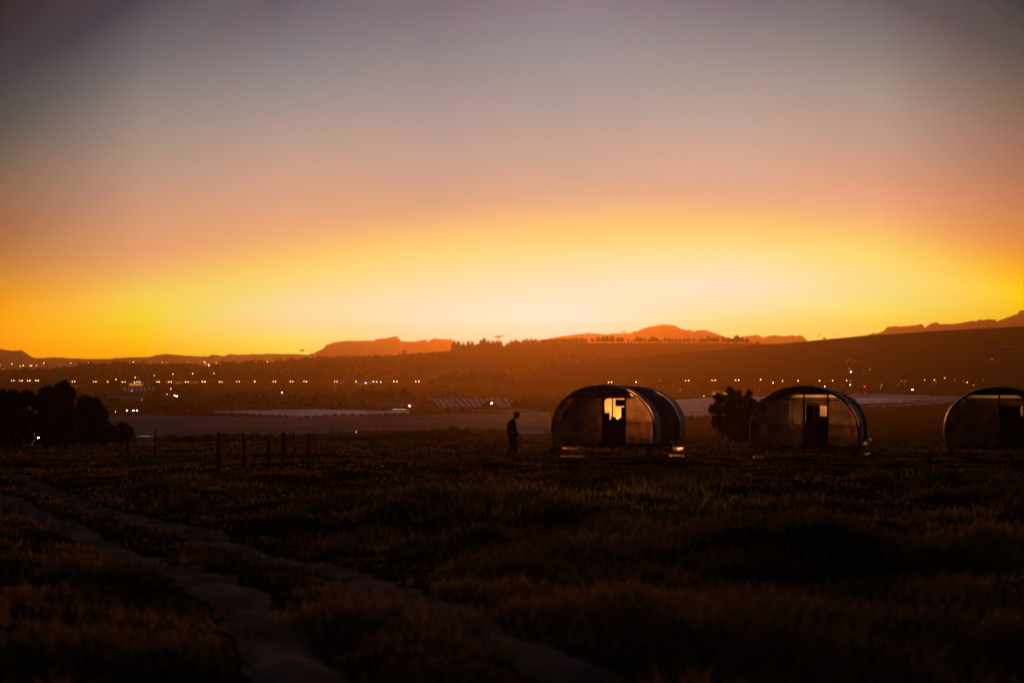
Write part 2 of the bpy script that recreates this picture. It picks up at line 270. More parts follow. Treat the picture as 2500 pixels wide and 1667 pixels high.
def filmmat(name, col, tr=.4, clear=.12, gloss=.10, rough=.3, stain=2.0, fwd=0, fk=.5):
    """dirty agricultural film: scatters, lets light through, a little gloss, a little see-through"""
    m = bpy.data.materials.new(name); m.use_nodes = True; t = m.node_tree; t.nodes.clear(); nn = t.nodes.new; lk = t.links.new
    g = nn('ShaderNodeTexCoord'); n = nn('ShaderNodeTexNoise'); n.inputs['Scale'].default_value = stain; n.inputs['Detail'].default_value = 5; lk(g.outputs['Object'], n.inputs[0])
    mr = nn('ShaderNodeMapRange'); mr.inputs[1].default_value = .35; mr.inputs[2].default_value = .65; mr.inputs[3].default_value = .45; mr.inputs[4].default_value = 1.15; lk(n.outputs[0], mr.inputs[0])
    mu = nn('ShaderNodeMix'); mu.data_type = 'RGBA'; mu.blend_type = 'MULTIPLY'; mu.inputs[0].default_value = 1; mu.inputs[6].default_value = (*col, 1); lk(mr.outputs[0], mu.inputs[7])
    n2 = nn('ShaderNodeTexNoise'); n2.inputs['Scale'].default_value = 5; n2.inputs['Detail'].default_value = 3; lk(g.outputs['Object'], n2.inputs[0])
    bp = nn('ShaderNodeBump'); bp.inputs['Strength'].default_value = .5; bp.inputs['Distance'].default_value = .05; lk(n2.outputs[0], bp.inputs['Height'])
    d = nn('ShaderNodeBsdfDiffuse'); tl = nn('ShaderNodeBsdfTranslucent'); gl = nn('ShaderNodeBsdfGlossy'); gl.inputs['Roughness'].default_value = rough; tp = nn('ShaderNodeBsdfTransparent')
    for s in (d, tl): lk(mu.outputs[2], s.inputs[0])
    for s in (d, gl): lk(bp.outputs[0], s.inputs['Normal'])
    a = nn('ShaderNodeMixShader'); a.inputs[0].default_value = tr; lk(d.outputs[0], a.inputs[1]); lk(tl.outputs[0], a.inputs[2])
    if fwd:
        rf = nn('ShaderNodeBsdfRefraction'); rf.inputs['IOR'].default_value = 1.35; rf.inputs['Roughness'].default_value = .68; lk(mu.outputs[2], rf.inputs['Color'])
        fx = nn('ShaderNodeMixShader'); fx.inputs[0].default_value = fwd; lk(a.outputs[0], fx.inputs[1]); lk(rf.outputs[0], fx.inputs[2]); a = fx
    fr = nn('ShaderNodeFresnel'); fr.inputs[0].default_value = 1.45
    ma = nn('ShaderNodeMath'); ma.operation = 'MULTIPLY_ADD'; lk(fr.outputs[0], ma.inputs[0]); ma.inputs[1].default_value = fk if gloss else 0; ma.inputs[2].default_value = gloss * .3
    b = nn('ShaderNodeMixShader'); lk(ma.outputs[0], b.inputs[0]); lk(a.outputs[0], b.inputs[1]); lk(gl.outputs[0], b.inputs[2])
    c = nn('ShaderNodeMixShader'); c.inputs[0].default_value = clear; lk(b.outputs[0], c.inputs[1]); lk(tp.outputs[0], c.inputs[2])
    o = nn('ShaderNodeOutputMaterial'); lk(c.outputs[0], o.inputs[0]); return m
M = dict(
    soil=mat('soil_and_turf', (.024, .016, .009), spec=0, noise=(.8, (.012, .009, .005)), bump=.6),
    track=mat('bare_earth', (.19, .125, .09), spec=0, noise=(1.6, (.075, .05, .036)), bump=1.6),
    hill=mat('scrub_hill', (.03, .022, .010), spec=0, noise=(.006, (.018, .018, .008))),
    crop=mat('vineyard_hill', (.028, .02, .010), spec=0, noise=(.004, (.028, .022, .01))),
    rock=mat('mountain_rock', (.06, .05, .045), noise=(.002, (.03, .03, .025))),
    leaf=leafmat('dark_foliage', (.035, .04, .014), (.018, .024, .010), .6, .25),
    farleaf=leafmat('distant_foliage', (.03, .032, .012), (.016, .02, .009), .3, .15),
    bark=mat('bark', (.05, .035, .025), noise=(6, (.03, .02, .015))),
    grass=leafmat('grass_blades', (.22, .13, .05), (.05, .045, .020), .55, .4), gold=leafmat('tall_grass_blades', (.42, .34, .06), (.20, .19, .035), .9, .65),  # red-brown and gold tones put lit patches into the blade colour
    post=mat('weathered_post', (.06, .045, .035), noise=(8, (.03, .022, .018))),
    steel=mat('galvanised_tube', (.16, .15, .15), .5, .4, metal=.6, noise=(6, (.08, .07, .07))),
    shiny=mat('shiny_sheet', (.75, .70, .66), .22, .5, metal=1, noise=(4, (.55, .5, .45))),
    wood=mat('dark_timber', (.05, .035, .025), noise=(5, (.03, .02, .015))),
    front=filmmat('dirty_film', (.54, .34, .22), .6, .07, .03, .4, 2.6, .35, .2),
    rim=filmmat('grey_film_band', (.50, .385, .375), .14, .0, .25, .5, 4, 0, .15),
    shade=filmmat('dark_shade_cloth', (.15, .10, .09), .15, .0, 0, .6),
    clear=filmmat('milky_film', (.80, .66, .52), .85, .05, .02, .4, .7, .70),
    strip=filmmat('glint_film', (1, .92, .75), .9, .0, .02, .4, .3, .9),
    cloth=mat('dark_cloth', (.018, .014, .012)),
    net=filmmat('crop_film', (.34, .26, .27), .25, 0, .25, .38, .02, 0, .3),
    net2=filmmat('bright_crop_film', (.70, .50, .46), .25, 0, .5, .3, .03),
    dull=filmmat('old_net', (.10, .066, .062), .2, 0, .06, .5, .02, 0, .10),
    wall=mat('farm_wall', (.16, .13, .11), noise=(.5, (.11, .09, .08))),
    roof=mat('tin_roof', (.17, .13, .13), .5, .4, noise=(.3, (.12, .09, .09))),
    white=mat('white_paint', (.62, .56, .48), .6, .3, noise=(3, (.45, .4, .34))),
    pole=mat('lamp_pole', (.10, .09, .08), .6),
    jacket=mat('dark_jacket', (.022, .022, .028)), trouser=mat('dark_trousers', (.020, .020, .026)), skin=mat('skin', (.10, .055, .035), .6), cap=mat('cap', (.035, .03, .028)), boot=mat('boots', (.015, .012, .01)),
    warm=emis('warm_lamp', (1, .54, .18), 14), cool=emis('white_lamp', (1, .80, 1.0), 60), amber=emis('amber_lamp', (1, .55, .12), 9), red=emis('red_lamp', (1, .03, .02), 14), green=emis('green_lamp', (.1, 1, .5), 8), violet=emis('violet_lamp', (.55, .4, 1), 30),
    litstrip=emis('lit_wall_strip', (1, .33, .04), .55), litpale=emis('lit_shed_front', (1, .7, .25), .45),
    cloud=leafmat('low_cloud', (.10, .07, .05), (.08, .05, .04), .01, .3),
)
# striped tin roof: alternating rusty and clear sheets
def stripe_roof():
    m = bpy.data.materials.new('striped_tin_roof'); m.use_nodes = True; t = m.node_tree; b = t.nodes['Principled BSDF']
    g = t.nodes.new('ShaderNodeTexCoord'); s = t.nodes.new('ShaderNodeSeparateXYZ'); t.links.new(g.outputs['Object'], s.inputs[0])
    a = t.nodes.new('ShaderNodeMath'); a.operation = 'FRACT'; d = t.nodes.new('ShaderNodeMath'); d.operation = 'DIVIDE'; d.inputs[1].default_value = 3.4
    c = t.nodes.new('ShaderNodeMath'); c.operation = 'GREATER_THAN'; c.inputs[1].default_value = .42
    t.links.new(s.outputs[0], d.inputs[0]); t.links.new(d.outputs[0], a.inputs[0]); t.links.new(a.outputs[0], c.inputs[0])
    x = t.nodes.new('ShaderNodeMix'); x.data_type = 'RGBA'; x.inputs[6].default_value = (.07, .05, .045, 1); x.inputs[7].default_value = (.62, .52, .52, 1); t.links.new(c.outputs[0], x.inputs[0])
    t.links.new(x.outputs[2], b.inputs['Base Color']); b.inputs['Roughness'].default_value = .45; return m
M['stripe'] = stripe_roof()

# ------------------------------------------------------------------ wheel tracks (photo pixels -> ground)
def base_ground(px, py):
    d = ray(px, py); Y = 4.0
    while Y < 400 and d[2] / d[1] * Y > np.interp(math.hypot((px - 1250) / F * Y, Y), PR, PZ): Y *= 1.002
    return ((px - 1250) / F * Y, Y)
rutA = [(-500, 1100), (-250, 1115), (10, 1148), (106, 1180), (213, 1212), (319, 1241), (452, 1272), (558, 1307), (664, 1350), (771, 1393), (877, 1445), (1010, 1506), (1116, 1555), (1222, 1618), (1300, 1665), (1420, 1740)]
rutB = [(-500, 1135), (-250, 1150), (-60, 1178), (60, 1212), (160, 1259), (239, 1297), (319, 1332), (415, 1384), (494, 1430), (545, 1475), (600, 1525), (640, 1578), (680, 1631), (715, 1690), (760, 1770)]
def resample(pts, st):
    p = np.array(pts, float); s = np.r_[0, np.cumsum(np.hypot(*np.diff(p, axis=0).T))]; n = int(s[-1] / st)
    q = np.stack([np.interp(np.linspace(0, s[-1], n), s, p[:, k]) for k in (0, 1)], 1)
    for _ in range(6): q[1:-1] = (q[:-2] + 2 * q[1:-1] + q[2:]) / 4
    return q
RUTS = [resample([base_ground(*p) for p in r_], .1) for r_ in (rutA, rutB)]
def rutdist(x, y):
    x = np.asarray(x, float).ravel(); y = np.asarray(y, float).ravel(); d = np.full(len(x), 99.0)
    sel = np.nonzero((np.hypot(x, y) < 90) & (y > 0))[0]
    for k in range(0, len(sel), 20000):
        s = sel[k:k + 20000]
        for r_ in RUTS:
            for j in range(0, len(r_), 200):
                q = r_[j:j + 200]; dd = np.hypot(x[s, None] - q[None, :, 0], y[s, None] - q[None, :, 1]).min(1); d[s] = np.minimum(d[s], dd)
    return d
def TG(x, y):
    z = T(x, y); d = rutdist(x, y).reshape(np.shape(z)); k = 1 - sstep((d - .12) / .38); x = np.asarray(x, float); y = np.asarray(y, float); r = np.hypot(x, y)
    sm = .10 * vnoise(x, y, 1.5, 2) + .07 * vnoise(x, y, .55, 3) * (1 - sstep((r - 25) / 30)) + .32 * (1 - sstep((r - 30) / 20)) * np.clip(vnoise(x, y, 1.15, 21) + .5 * vnoise(x, y, .5, 22) - .02, 0, 1)
    sm = sm + .30 * (1 - sstep((r - 60) / 60)) * (1 - sstep((r - 24) / 14)) * np.clip(vnoise(x, y, 2.3, 25), -.1, 1)
    k2 = (1 - sstep((d - .35) / 1.1)) * .9
    return z - k * .05 - k2 * sm * (r < 60) + k * .012 * vnoise(x, y, .3, 31) * (r < 30)

# ------------------------------------------------------------------ ground
fine = np.arange(-26, 26.01, .14); coarse = np.arange(30, 330.1, 5)
ang = np.concatenate([fine, coarse]); n = len(ang)
rr = [0.6]
while rr[-1] < 8300: rr.append(rr[-1] * (1.016 if rr[-1] < 200 else 1.03))
rr[-1] = 8300; rr = np.array(rr)
A, Rr = np.meshgrid(np.radians(ang), rr); X = np.sin(A) * Rr; Y = np.cos(A) * Rr; Z = TG(X, Y)
v = np.stack([X, Y, Z], -1).reshape(-1, 3); v = np.vstack([v, [[0, 0, -1.62]]])
i = np.arange(len(rr) - 1)[:, None] * n; j = np.arange(n)[None]; j2 = (j + 1) % n
f = np.stack([i + j, i + n + j, i + n + j2, i + j2], -1).reshape(-1, 4)
g = link('ground', mesh_np('ground', v, f, M['soil'], True)); tag(g, kind='structure')
RM.build('mountains', M['rock'], 2.0, 40, 5)
RM2.build('mountains', M['rock'], 2.0, 40, 4, lo=1900)
RB.build('hills', M['hill'], 3.0, 50, 1.2)
RC.build('hillside', M['crop'], 4.0, 50)
#FITCUT
# track sheets
def strip(name, q, wd, off=.025):
    t = np.gradient(q, axis=0); t /= np.linalg.norm(t, axis=1)[:, None]; nrm = np.stack([-t[:, 1], t[:, 0]], 1); m = 17; us = np.linspace(-1, 1, m)
    s = np.arange(len(q)) * .1; vs = []
    wl = wd * (1 + .8 * vnoise(s, s * 0, .9, 1) + .4 * vnoise(s, s * 0, .35, 2)); wr = wd * (1 + .8 * vnoise(s, s * 0, .8, 3) + .4 * vnoise(s, s * 0, .3, 4))
    for k, u in enumerate(us):
        w_ = np.where(u < 0, wl, wr); p = q + nrm * (u * w_)[:, None]; vs.append(np.stack([p[:, 0], p[:, 1], TG(p[:, 0], p[:, 1]) + off + .01 - .075 * abs(u) ** 2.5 + .035 * vnoise(p[:, 0], p[:, 1], .13, 51) + .04 * vnoise(p[:, 0], p[:, 1], .4, 52)], 1))
    v = np.stack(vs, 1).reshape(-1, 3); i = np.arange(len(q) - 1)[:, None] * m + np.arange(m - 1)[None]
    return tag(link(name, mesh_np(name, v, np.stack([i, i + 1, i + m + 1, i + m], -1).reshape(-1, 4), M['track'], True)), kind='structure')
for r_ in RUTS: strip('dirt_track', r_, .32)

# ------------------------------------------------------------------ fields under film and net, draped in rows
def field(name, pts, m, ridge, spacing, dirdeg, off=.4, nx=260, ny=120, nz=.5):
    """pts: list of (px, py_near, py_far)"""
    pxs = np.linspace(pts[0][0], pts[-1][0], nx); near = np.interp(pxs, [p[0] for p in pts], [p[1] for p in pts]); fr = np.interp(pxs, [p[0] for p in pts], [p[2] for p in pts])
    rs = np.array(PR); zs = np.array(PZ); tab = np.geomspace(100, 3000, 1500); tpy = 880 - F * np.interp(tab, rs, zs) / tab
    def dep(py): return np.interp(-py, -tpy, tab)
    Yn = dep(near); Yf_ = dep(fr); t = np.linspace(0, 1, ny)
    D = Yn[:, None] * (Yf_ / Yn)[:, None] ** t[None]; X = ((pxs - 1250) / F)[:, None] * D; a = R(dirdeg)
    s = (X * math.cos(a) + D * math.sin(a)) / spacing
    h = ridge * np.abs(np.sin(np.pi * s)) ** .7 + nz * vnoise(X, D, 9, 7)
    Z = T(X, D) + off + h; v = np.stack([X, D, Z], -1).reshape(-1, 3)
    i = np.arange(nx - 1)[:, None] * ny + np.arange(ny - 1)[None]
    o = link(name, mesh_np(name, v, np.stack([i, i + ny, i + ny + 1, i + 1], -1).reshape(-1, 4), m, False)); return tag(o, kind='structure')
field('field', [(262, 1040, 1016), (330, 1072, 1015), (700, 1068, 1024), (950, 1058, 1022), (1150, 1056, 1015), (1345, 1054, 1012)], M['dull'], .55, 5, 78, nx=400, ny=150)
field('film_field', [(520, 1014, 1013), (620, 1019, 1011.5), (740, 1025, 1009), (850, 1022, 1009), (1000, 1018, 1014)], M['net2'], 1.0, 5.5, 74, off=.8, nx=420, ny=60)
field('film_field', [(1630, 1030, 984), (1760, 1022, 976), (1900, 1010, 972), (2100, 1000, 967), (2240, 996, 968), (2300, 990, 969), (2355, 977, 971)], M['net'], .9, 8, 84, off=.8, nx=420, ny=110, nz=.9)
field('film_field', [(2090, 992, 984), (2200, 989, 984.5), (2295, 985.5, 985)], M['net2'], .8, 12, 84, off=2.2, nx=120, ny=30, nz=.2)
field('film_field', [(2090, 998.5, 994.5), (2180, 995, 991.5), (2235, 991.5, 990)], M['net2'], .8, 12, 84, off=2.2, nx=120, ny=30, nz=.2)
field('field', [(1150, 1006, 1001), (1220, 1009, 1001), (1330, 1012, 1004)], M['dull'], .3, 9, 80, off=.5, nx=80, ny=20)

# ------------------------------------------------------------------ vegetation
def leaves(centres, radii, nl, size, flat=1.0, shell=.55):
    """random leaf clumps on and in a set of ellipsoid lobes"""
    c = np.asarray(centres, float); r = np.asarray(radii, float)
    if r.ndim == 1: r = np.stack([r, r, r * flat], 1)
    wts = (r[:, 0] ** 2); wts /= wts.sum(); k = rng.choice(len(c), nl, p=wts)
    d = rng.normal(size=(nl, 3)); d /= np.linalg.norm(d, axis=1)[:, None]
    lump = 1 + .34 * vnoise(d[:, 0] * 3 + k * 7, d[:, 1] * 3 + d[:, 2] * 2, 1, 2) * 2
    rad = (shell + (1 - shell) * rng.random(nl) ** .6) * lump
    p = c[k] + d * r[k] * rad[:, None]
    s = size * (.5 + rng.random(nl)); a = rng.normal(size=(nl, 3)); a /= np.linalg.norm(a, axis=1)[:, None]
    b = np.cross(a, rng.normal(size=(nl, 3))); b /= np.linalg.norm(b, axis=1)[:, None]
    v = np.stack([p - a * s[:, None] * .5, p + b * s[:, None] * .3, p + a * s[:, None] * .5, p - b * s[:, None] * .3], 1).reshape(-1, 3)
    return v, np.arange(nl * 4).reshape(-1, 4)
def near_tree(name, lobes, Yd, base_px, nl, size, label, cat='tree', group=None, dens=1, trunks=1):
    k = Yd / F; bx = (base_px - 1250) * k; bz = float(T(bx, Yd)); root = empty(name, (bx, Yd, bz)); tag(root, label, cat, group)
    cs = []; rs = []
    for i, (px, py, rp) in enumerate(lobes):
        p = P(px, py, Yd); yo = (random.random() - .5) * rp * k * 1.2
        cs.append((p.x - bx, yo, p.z - bz)); rs.append(rp * k * .95)
    v, f = leaves(cs, rs, nl, size); link('crown', mesh_np('crown', v, f, M['leaf']), root)
    t = MB(); top = max(c[2] for c in cs)
    for q in range(trunks):
        x0 = (q - (trunks - 1) / 2) * .5; t.tube([(x0, 0, -.2), (x0 * 1.2, .05, top * .3), (x0 * 1.5, 0, top * .6)], [.16, .12, .07], 8)
    for c in cs: t.tube([(0, 0, max(.2, top * .25)), ((c[0]) * .5, c[1] * .5, c[2] * .62), (c[0], c[1], c[2])], [.08, .05, .02], 6)
    t.build('trunk', M['bark'], root, True); return root
near_tree('broadleaf_tree', [(5, 985, 34), (35, 975, 26), (63, 972, 21), (15, 1030, 45), (60, 1030, 34), (-20, 990, 40)], 96, 28, 11000, .20, 'big dark tree at the far left edge of the yard', 'tree', 'dark trees left of the farm field', trunks=2)
near_tree('broadleaf_tree', [(118, 962, 20), (155, 946, 19), (172, 962, 18), (142, 985, 36), (165, 1010, 36), (120, 1035, 40), (98, 985, 22)], 98, 140, 11000, .19, 'tallest dark tree of the left clump, its top above the valley lamps', 'tree', 'dark trees left of the farm field')
near_tree('broadleaf_tree', [(206, 985, 20), (235, 986, 18), (247, 1012, 20), (215, 1030, 36), (253, 1045, 20), (228, 1005, 26)], 100, 222, 9000, .19, 'round dark tree at the right of the left clump', 'tree', 'dark trees left of the farm field')
near_tree('shrub', [(300, 1052, 20), (283, 1060, 22), (316, 1057, 13)], 94, 297, 3200, .16, 'low dark bush right of the big trees, behind the lone post', 'bush')
near_tree('shrub', [(90, 1050, 26), (60, 1062, 26), (20, 1062, 28), (130, 1065, 26), (170, 1062, 28), (215, 1066, 24), (250, 1070, 20), (-20, 1062, 30)], 93, 110, 7000, .16, 'dark undergrowth hedge under the left trees', 'hedge')
near_tree('broadleaf_tree', [(1766, 985, 22), (1795, 973, 22), (1822, 984, 22), (1775, 1018, 28), (1812, 1022, 30), (1800, 1000, 28), (1780, 1045, 26), (1810, 1052, 26), (1750, 968, 9), (1830, 960, 9), (1782, 953, 9), (1838, 985, 12), (1745, 1000, 14), (1752, 1030, 18), (1840, 1010, 18)], 100, 1798, 13000, .17, 'rounded dark tree between the left and middle hoop houses')
near_tree('shrub', [(1848, 995, 15), (1862, 985, 12), (1845, 1020, 22), (1868, 1010, 18), (1855, 1045, 22)], 99, 1852, 2600, .16, 'thin ragged bush with pale flowers against the middle hoop house', 'bush')

TREEV = []; TREEC = []
for kind in range(7):
    if kind < 4: lob = [((0, 0, .62), .34), ((.22, .1, .5), .26), ((-.22, 0, .52), .27), ((.05, -.12, .82), .18)] + [((random.uniform(-.3, .3), random.uniform(-.3, .3), random.uniform(.35, .75)), random.uniform(.12, .22)) for _ in range(4)]
    elif kind == 4: lob = [((0, 0, .8), .2), ((.25, 0, .76), .17), ((-.28, .1, .75), .18), ((.05, .2, .78), .18), ((-.45, 0, .7), .12), ((.45, 0, .7), .12)]
    else: lob = [((0, 0, .75), .2), ((.04, 0, .55), .2), ((-.05, 0, .35), .2), ((.1, .05, .45), .16), ((0, 0, .9), .1)]
    vv, ff = leaves([l[0] for l in lob], [l[1] for l in lob], 700, .12, 1, .15)
    t = MB(); t.tube([(0, 0, -.15), (.01, 0, .3), (0, 0, .6)], [.035, .028, .015], 5)
    nv = len(vv); tv = np.array(t.v); tf = [q for q in t.f if len(q) == 4]
    me = mesh_np('far_tree', np.vstack([vv, tv]), np.vstack([ff, np.array(tf) + nv]), [M['farleaf'], M['bark']], mi=[0] * len(ff) + [1] * len(tf))
    TREEV.append(me)
    vv, ff = leaves([l[0] for l in lob], [l[1] for l in lob], 1500, .075, 1, .2); vv[:, 2] = np.maximum(vv[:, 2], .02); TREEC.append(mesh_np('crown', vv, ff, M['farleaf']))
    if kind == 0: TREET = t.mesh('trunk', M['bark'])
def far_tree(px, py, wpx, hpx, label, group, name='distant_tree', Y=None, kind=None, cat='tree', low=0):
    g_ = ground(px, py, y0=110) if Y is None else Vector(((px - 1250) / F * Y, Y, surf(px, Y)))
    k = g_.y / F; kd = kind if kind is not None else random.randrange(4)
    if Y is None:
        o = empty(name, (0, 0, 0)); link('crown', TREEC[kd], o); link('trunk', TREET, o)
    else: o = link(name, TREEV[kd])
    if Y is not None:   # trees on a crest: top given by hpx above py
        hpx = hpx + (py - toPy(g_.z, Y)) * -1
    if low: g_.z -= low * hpx * k; hpx *= 1 + low
    o.location = (g_.x, g_.y, g_.z); o.rotation_euler = (0, 0, random.random() * 6.28); s = wpx * k / .95
    o.scale = (s, s, hpx * k); return tag(o, label, cat, group)
clumps = [
 ('dark round tree in the clump above the left end of the shimmering film field', 'trees above the left film field', [(510, 990, 30, 14), (535, 990, 38, 22), (560, 990, 38, 30), (580, 991, 38, 34), (603, 990, 34, 25), (628, 990, 40, 30), (652, 990, 40, 30), (676, 990, 38, 27), (698, 990, 30, 15), (545, 994, 34, 20), (615, 994, 36, 22), (665, 994, 36, 20)]),
 ('dark tree in the broad clump left of the farm shed with the lit front', 'trees left of the lit shed', [(735, 992, 30, 18), (752, 992, 34, 28), (775, 992, 44, 36), (800, 992, 40, 34), (822, 991, 28, 18), (842, 990, 30, 26)]),
 ('dark tree in the tall clump behind the farm shed with the lit front', 'trees behind the lit shed', [(870, 984, 30, 26), (890, 985, 38, 36), (915, 985, 36, 34), (940, 985, 38, 40), (960, 985, 40, 42), (985, 985, 38, 42), (1005, 984, 28, 28)]),
 ('low tree behind the striped barn roof', 'trees behind the striped barn', [(1040, 972, 32, 14), (1060, 973, 34, 18), (1082, 974, 36, 21), (1105, 974, 36, 21), (1125, 972, 30, 16), (1150, 973, 30, 10)]),
 ('hazy tall tree at the foot of the wooded hill, right of the road lamps', 'hazy trees at the foot of the hill', [(1055, 948, 32, 24), (1085, 948, 40, 38), (1108, 948, 38, 40), (1135, 948, 38, 36), (1160, 948, 44, 46), (1190, 948, 48, 46), (1220, 948, 44, 44), (1245, 948, 34, 28), (1268, 948, 30, 20)]),
 ('dark tree between the striped barn and the left hoop house', 'trees right of the striped barn', [(1260, 1003, 30, 28), (1282, 1005, 32, 38), (1305, 1006, 30, 28), (1328, 1006, 34, 38), (1352, 1004, 30, 28)]),
 ('dark tree behind the far left road lamps', 'trees by the left road lamps', [(85, 950, 28, 14), (105, 948, 40, 26), (255, 952, 32, 18), (280, 952, 38, 22), (388, 946, 38, 20), (20, 950, 36, 14), (50, 951, 36, 12)]),
 ('small tree on the road verge below the lamps', 'trees along the lamp road', [(557, 935, 30, 14), (577, 935, 30, 16), (688, 934, 34, 12), (853, 946, 34, 16), (640, 946, 40, 8), (720, 948, 40, 10), (920, 950, 36, 12)]),
 ('low tree in the hedge line below the left grey roofs', 'hedge trees below the left roofs', [(280, 988, 44, 18), (320, 989, 44, 15), (360, 990, 40, 15), (400, 990, 40, 17), (440, 991, 44, 20), (470, 991, 40, 17), (395, 968, 40, 14), (440, 966, 44, 14), (480, 968, 40, 12)]),
 ('low dark shrub on the near edge of the grey net field', 'shrubs on the field edge', [(1000, 1075, 70, 16), (1040, 1074, 70, 18), (1085, 1073, 60, 20), (950, 1076, 60, 12), (905, 1077, 60, 10), (330, 1080, 50, 9), (362, 1079, 50, 11), (395, 1080, 50, 9), (430, 1079, 54, 12), (465, 1080, 50, 9), (500, 1079, 56, 10), (537, 1079, 50, 12), (572, 1079, 56, 9), (610, 1078, 56, 12), (650, 1078, 50, 10), (688, 1078, 56, 11), (725, 1077, 56, 9), (765, 1077, 60, 12), (805, 1077, 56, 10), (845, 1077, 60, 12), (930, 1074, 60, 16), (975, 1073, 56, 20), (1020, 1072, 56, 22), (1065, 1071, 50, 26), (1105, 1070, 50, 30), (1135, 1070, 40, 20), (1205, 1064, 34, 17), (1170, 1068, 36, 12), (880, 1076, 60, 12)]),
 ('dark tree behind the middle hoop house roof', 'trees behind the middle hoop house', [(1893, 966, 30, 20), (1915, 966, 38, 22), (1938, 966, 30, 18)]),
 ('dark tree beside the orange lit warehouse', 'trees by the lit warehouse', [(1600, 968, 34, 14), (1665, 972, 36, 18), (1690, 972, 36, 20), (1715, 972, 36, 18), (1620, 948, 30, 24), (1640, 975, 34, 16), (1580, 966, 30, 14)]),
 ('low dark scrub tree below the hillside lamps on the right', 'scrub under the right hillside', [(2110, 968, 40, 12), (2170, 968, 44, 11), (2230, 969, 44, 13), (2290, 970, 44, 12), (2060, 966, 40, 12), (2350, 972, 40, 14)]),
]
for lab, grp, lst in clumps:
    sh = 'shrub' in lab
    for (px, py, wp, hp) in lst: far_tree(px, py, wp, hp, lab, grp, 'distant_shrub' if sh else 'distant_tree', cat='bush' if sh else 'tree')
far_tree(785, 937, 46, 13, 'wide flat topped tree in line with the road lamps', None, kind=4)
far_tree(987, 865, 12, 11, 'lone round tree on the bare left slope of the ridge', None, Y=2585, kind=0)
far_tree(2012, 829, 10, 5.5, 'single small round tree on the smooth right hill crest', None, Y=1745, kind=0)
crest = [(1109, 21), (1120, 20), (1131, 17), (1143, 20), (1153, 18), (1164, 12), (1174, 18), (1182, 22), (1192, 18), (1202, 17), (1212, 16), (1221, 15), (1240, 8), (1249, 12), (1258, 15), (1267, 10), (1277, 12), (1288, 13)]
for px, h in crest: far_tree(px, float(np.interp(px, RB.px, RB.py)), random.uniform(17, 22), h * 1.1, 'tree of the dense wood at the left end of the ridge top', 'wood at the left end of the ridge', Y=2590, low=.9)
for px in range(1298, 1436, 7): far_tree(px + random.uniform(-2, 2), float(np.interp(px, RB.px, RB.py)), random.uniform(12, 16), random.uniform(10, 13.5), 'tree in the close row on the ridge left of the open gaps', 'close row of trees on the ridge', Y=2590, low=.3, kind=random.choice([0, 1, 2, 3]))
row = [(1446, 10, 10), (1460, 11, 14), (1473, 12, 13), (1481, 12, 15), (1494, 12, 15), (1510, 11, 12), (1518, 11, 12), (1534, 6, 9), (1541, 6, 6), (1549, 7, 8), (1558, 12, 14), (1566, 10, 12), (1575, 8, 9), (1586, 9, 10), (1594, 16, 14), (1604, 10, 11), (1614, 8, 8), (1624, 7, 13), (1633, 9, 12), (1642, 8, 9), (1651, 8, 10), (1660, 8, 9), (1670, 9, 10), (1680, 14, 11), (1694, 8, 10), (1703, 6, 7), (1712, 10, 11), (1721, 8, 9), (1730, 15, 14), (1743, 12, 12), (1752, 11, 12), (1766, 10, 13), (1778, 14, 12), (1799, 17, 16), (1797, 20, 13), (1812, 8, 12), (1824, 9, 10), (1836, 4, 4), (1850, 10, 3.5)]
special = {1446: 'small round tree on the ridge with a clear gap on both sides', 1460: 'upright oval tree on the ridge, first tall one after the gap', 1494: 'narrow tall tree on the ridge just left of a wide gap', 1799: 'largest domed tree at the right end of the ridge', 1824: 'small round tree standing alone right of the big domed ridge tree'}
for px, wp, h in row: far_tree(px, 837.5, wp * 1.4, h * 1.2, special.get(px, 'tree in the broken row along the ridge below the peak'), None if px in special else 'broken row of trees on the ridge', Y=2592, kind=5 if wp < 6.5 else random.randrange(4), low=.12)
for px in list(range(765, 960, 11)) + list(range(160, 500, 16)) + [672, 700, 604]:
    px += random.uniform(-4, 4); far_tree(px, float(np.interp(px, RB.px, RB.py)), random.uniform(6, 14), random.uniform(2.5, 6) * (1.3 if random.random() < .2 else .8), 'tiny scrub tree on the low left part of the ridge line', 'scrub trees on the left ridge line', Y=2590)
# hillside wood as one mass
vs = []; fs = []; nb = 0
for k in range(1500):
    px = rng.uniform(-100, 1750); Yd = rng.uniform(1850, 2520); z = float(RB.z(px, Yd)); x = (px - 1250) / F * Yd
    if vnoise(x, Yd, 190, 4) < -.02 or z < float(T(x, Yd)) or px > 1560: continue
    s = rng.uniform(5, 10); c = [(x, Yd, z + s * .35)]; v_, f_ = leaves(c, [[s * .75, s * .75, s * .5]], 26, s * .45, 1, .2); vs.append(v_); fs.append(f_ + nb); nb += len(v_)
tag(link('woodland', mesh_np('woodland', np.vstack(vs), np.vstack(fs), M['farleaf'])), 'hazy scrub woodland spread over the slope below the ridge', 'woodland', kind='stuff')
vs = []; fs = []; nb = 0
for k in range(1300):
    px = rng.uniform(-50, 2550); Yd = rng.uniform(640, 1700); x = (px - 1250) / F * Yd; z = surf(px, Yd); pyb = toPy(z, Yd)
    if vnoise(x, Yd, 70, 9) < .06 or (1600 < px < 2400 and pyb > 964) or (500 < px < 1010 and pyb > 1000) or (1010 < px < 1290 and pyb > 968) or z > -22: continue
    s = rng.uniform(2.5, 5.5); v_, f_ = leaves([(x, Yd, z + s * .35)], [[s * .9, s * .9, s * .5]], 30, s * .4, 1, .2); vs.append(v_); fs.append(f_ + nb); nb += len(v_)
tag(link('valley_scrub', mesh_np('valley_scrub', np.vstack(vs), np.vstack(fs), M['farleaf'])), 'dark low scrub scattered across the valley floor', 'scrub', kind='stuff')

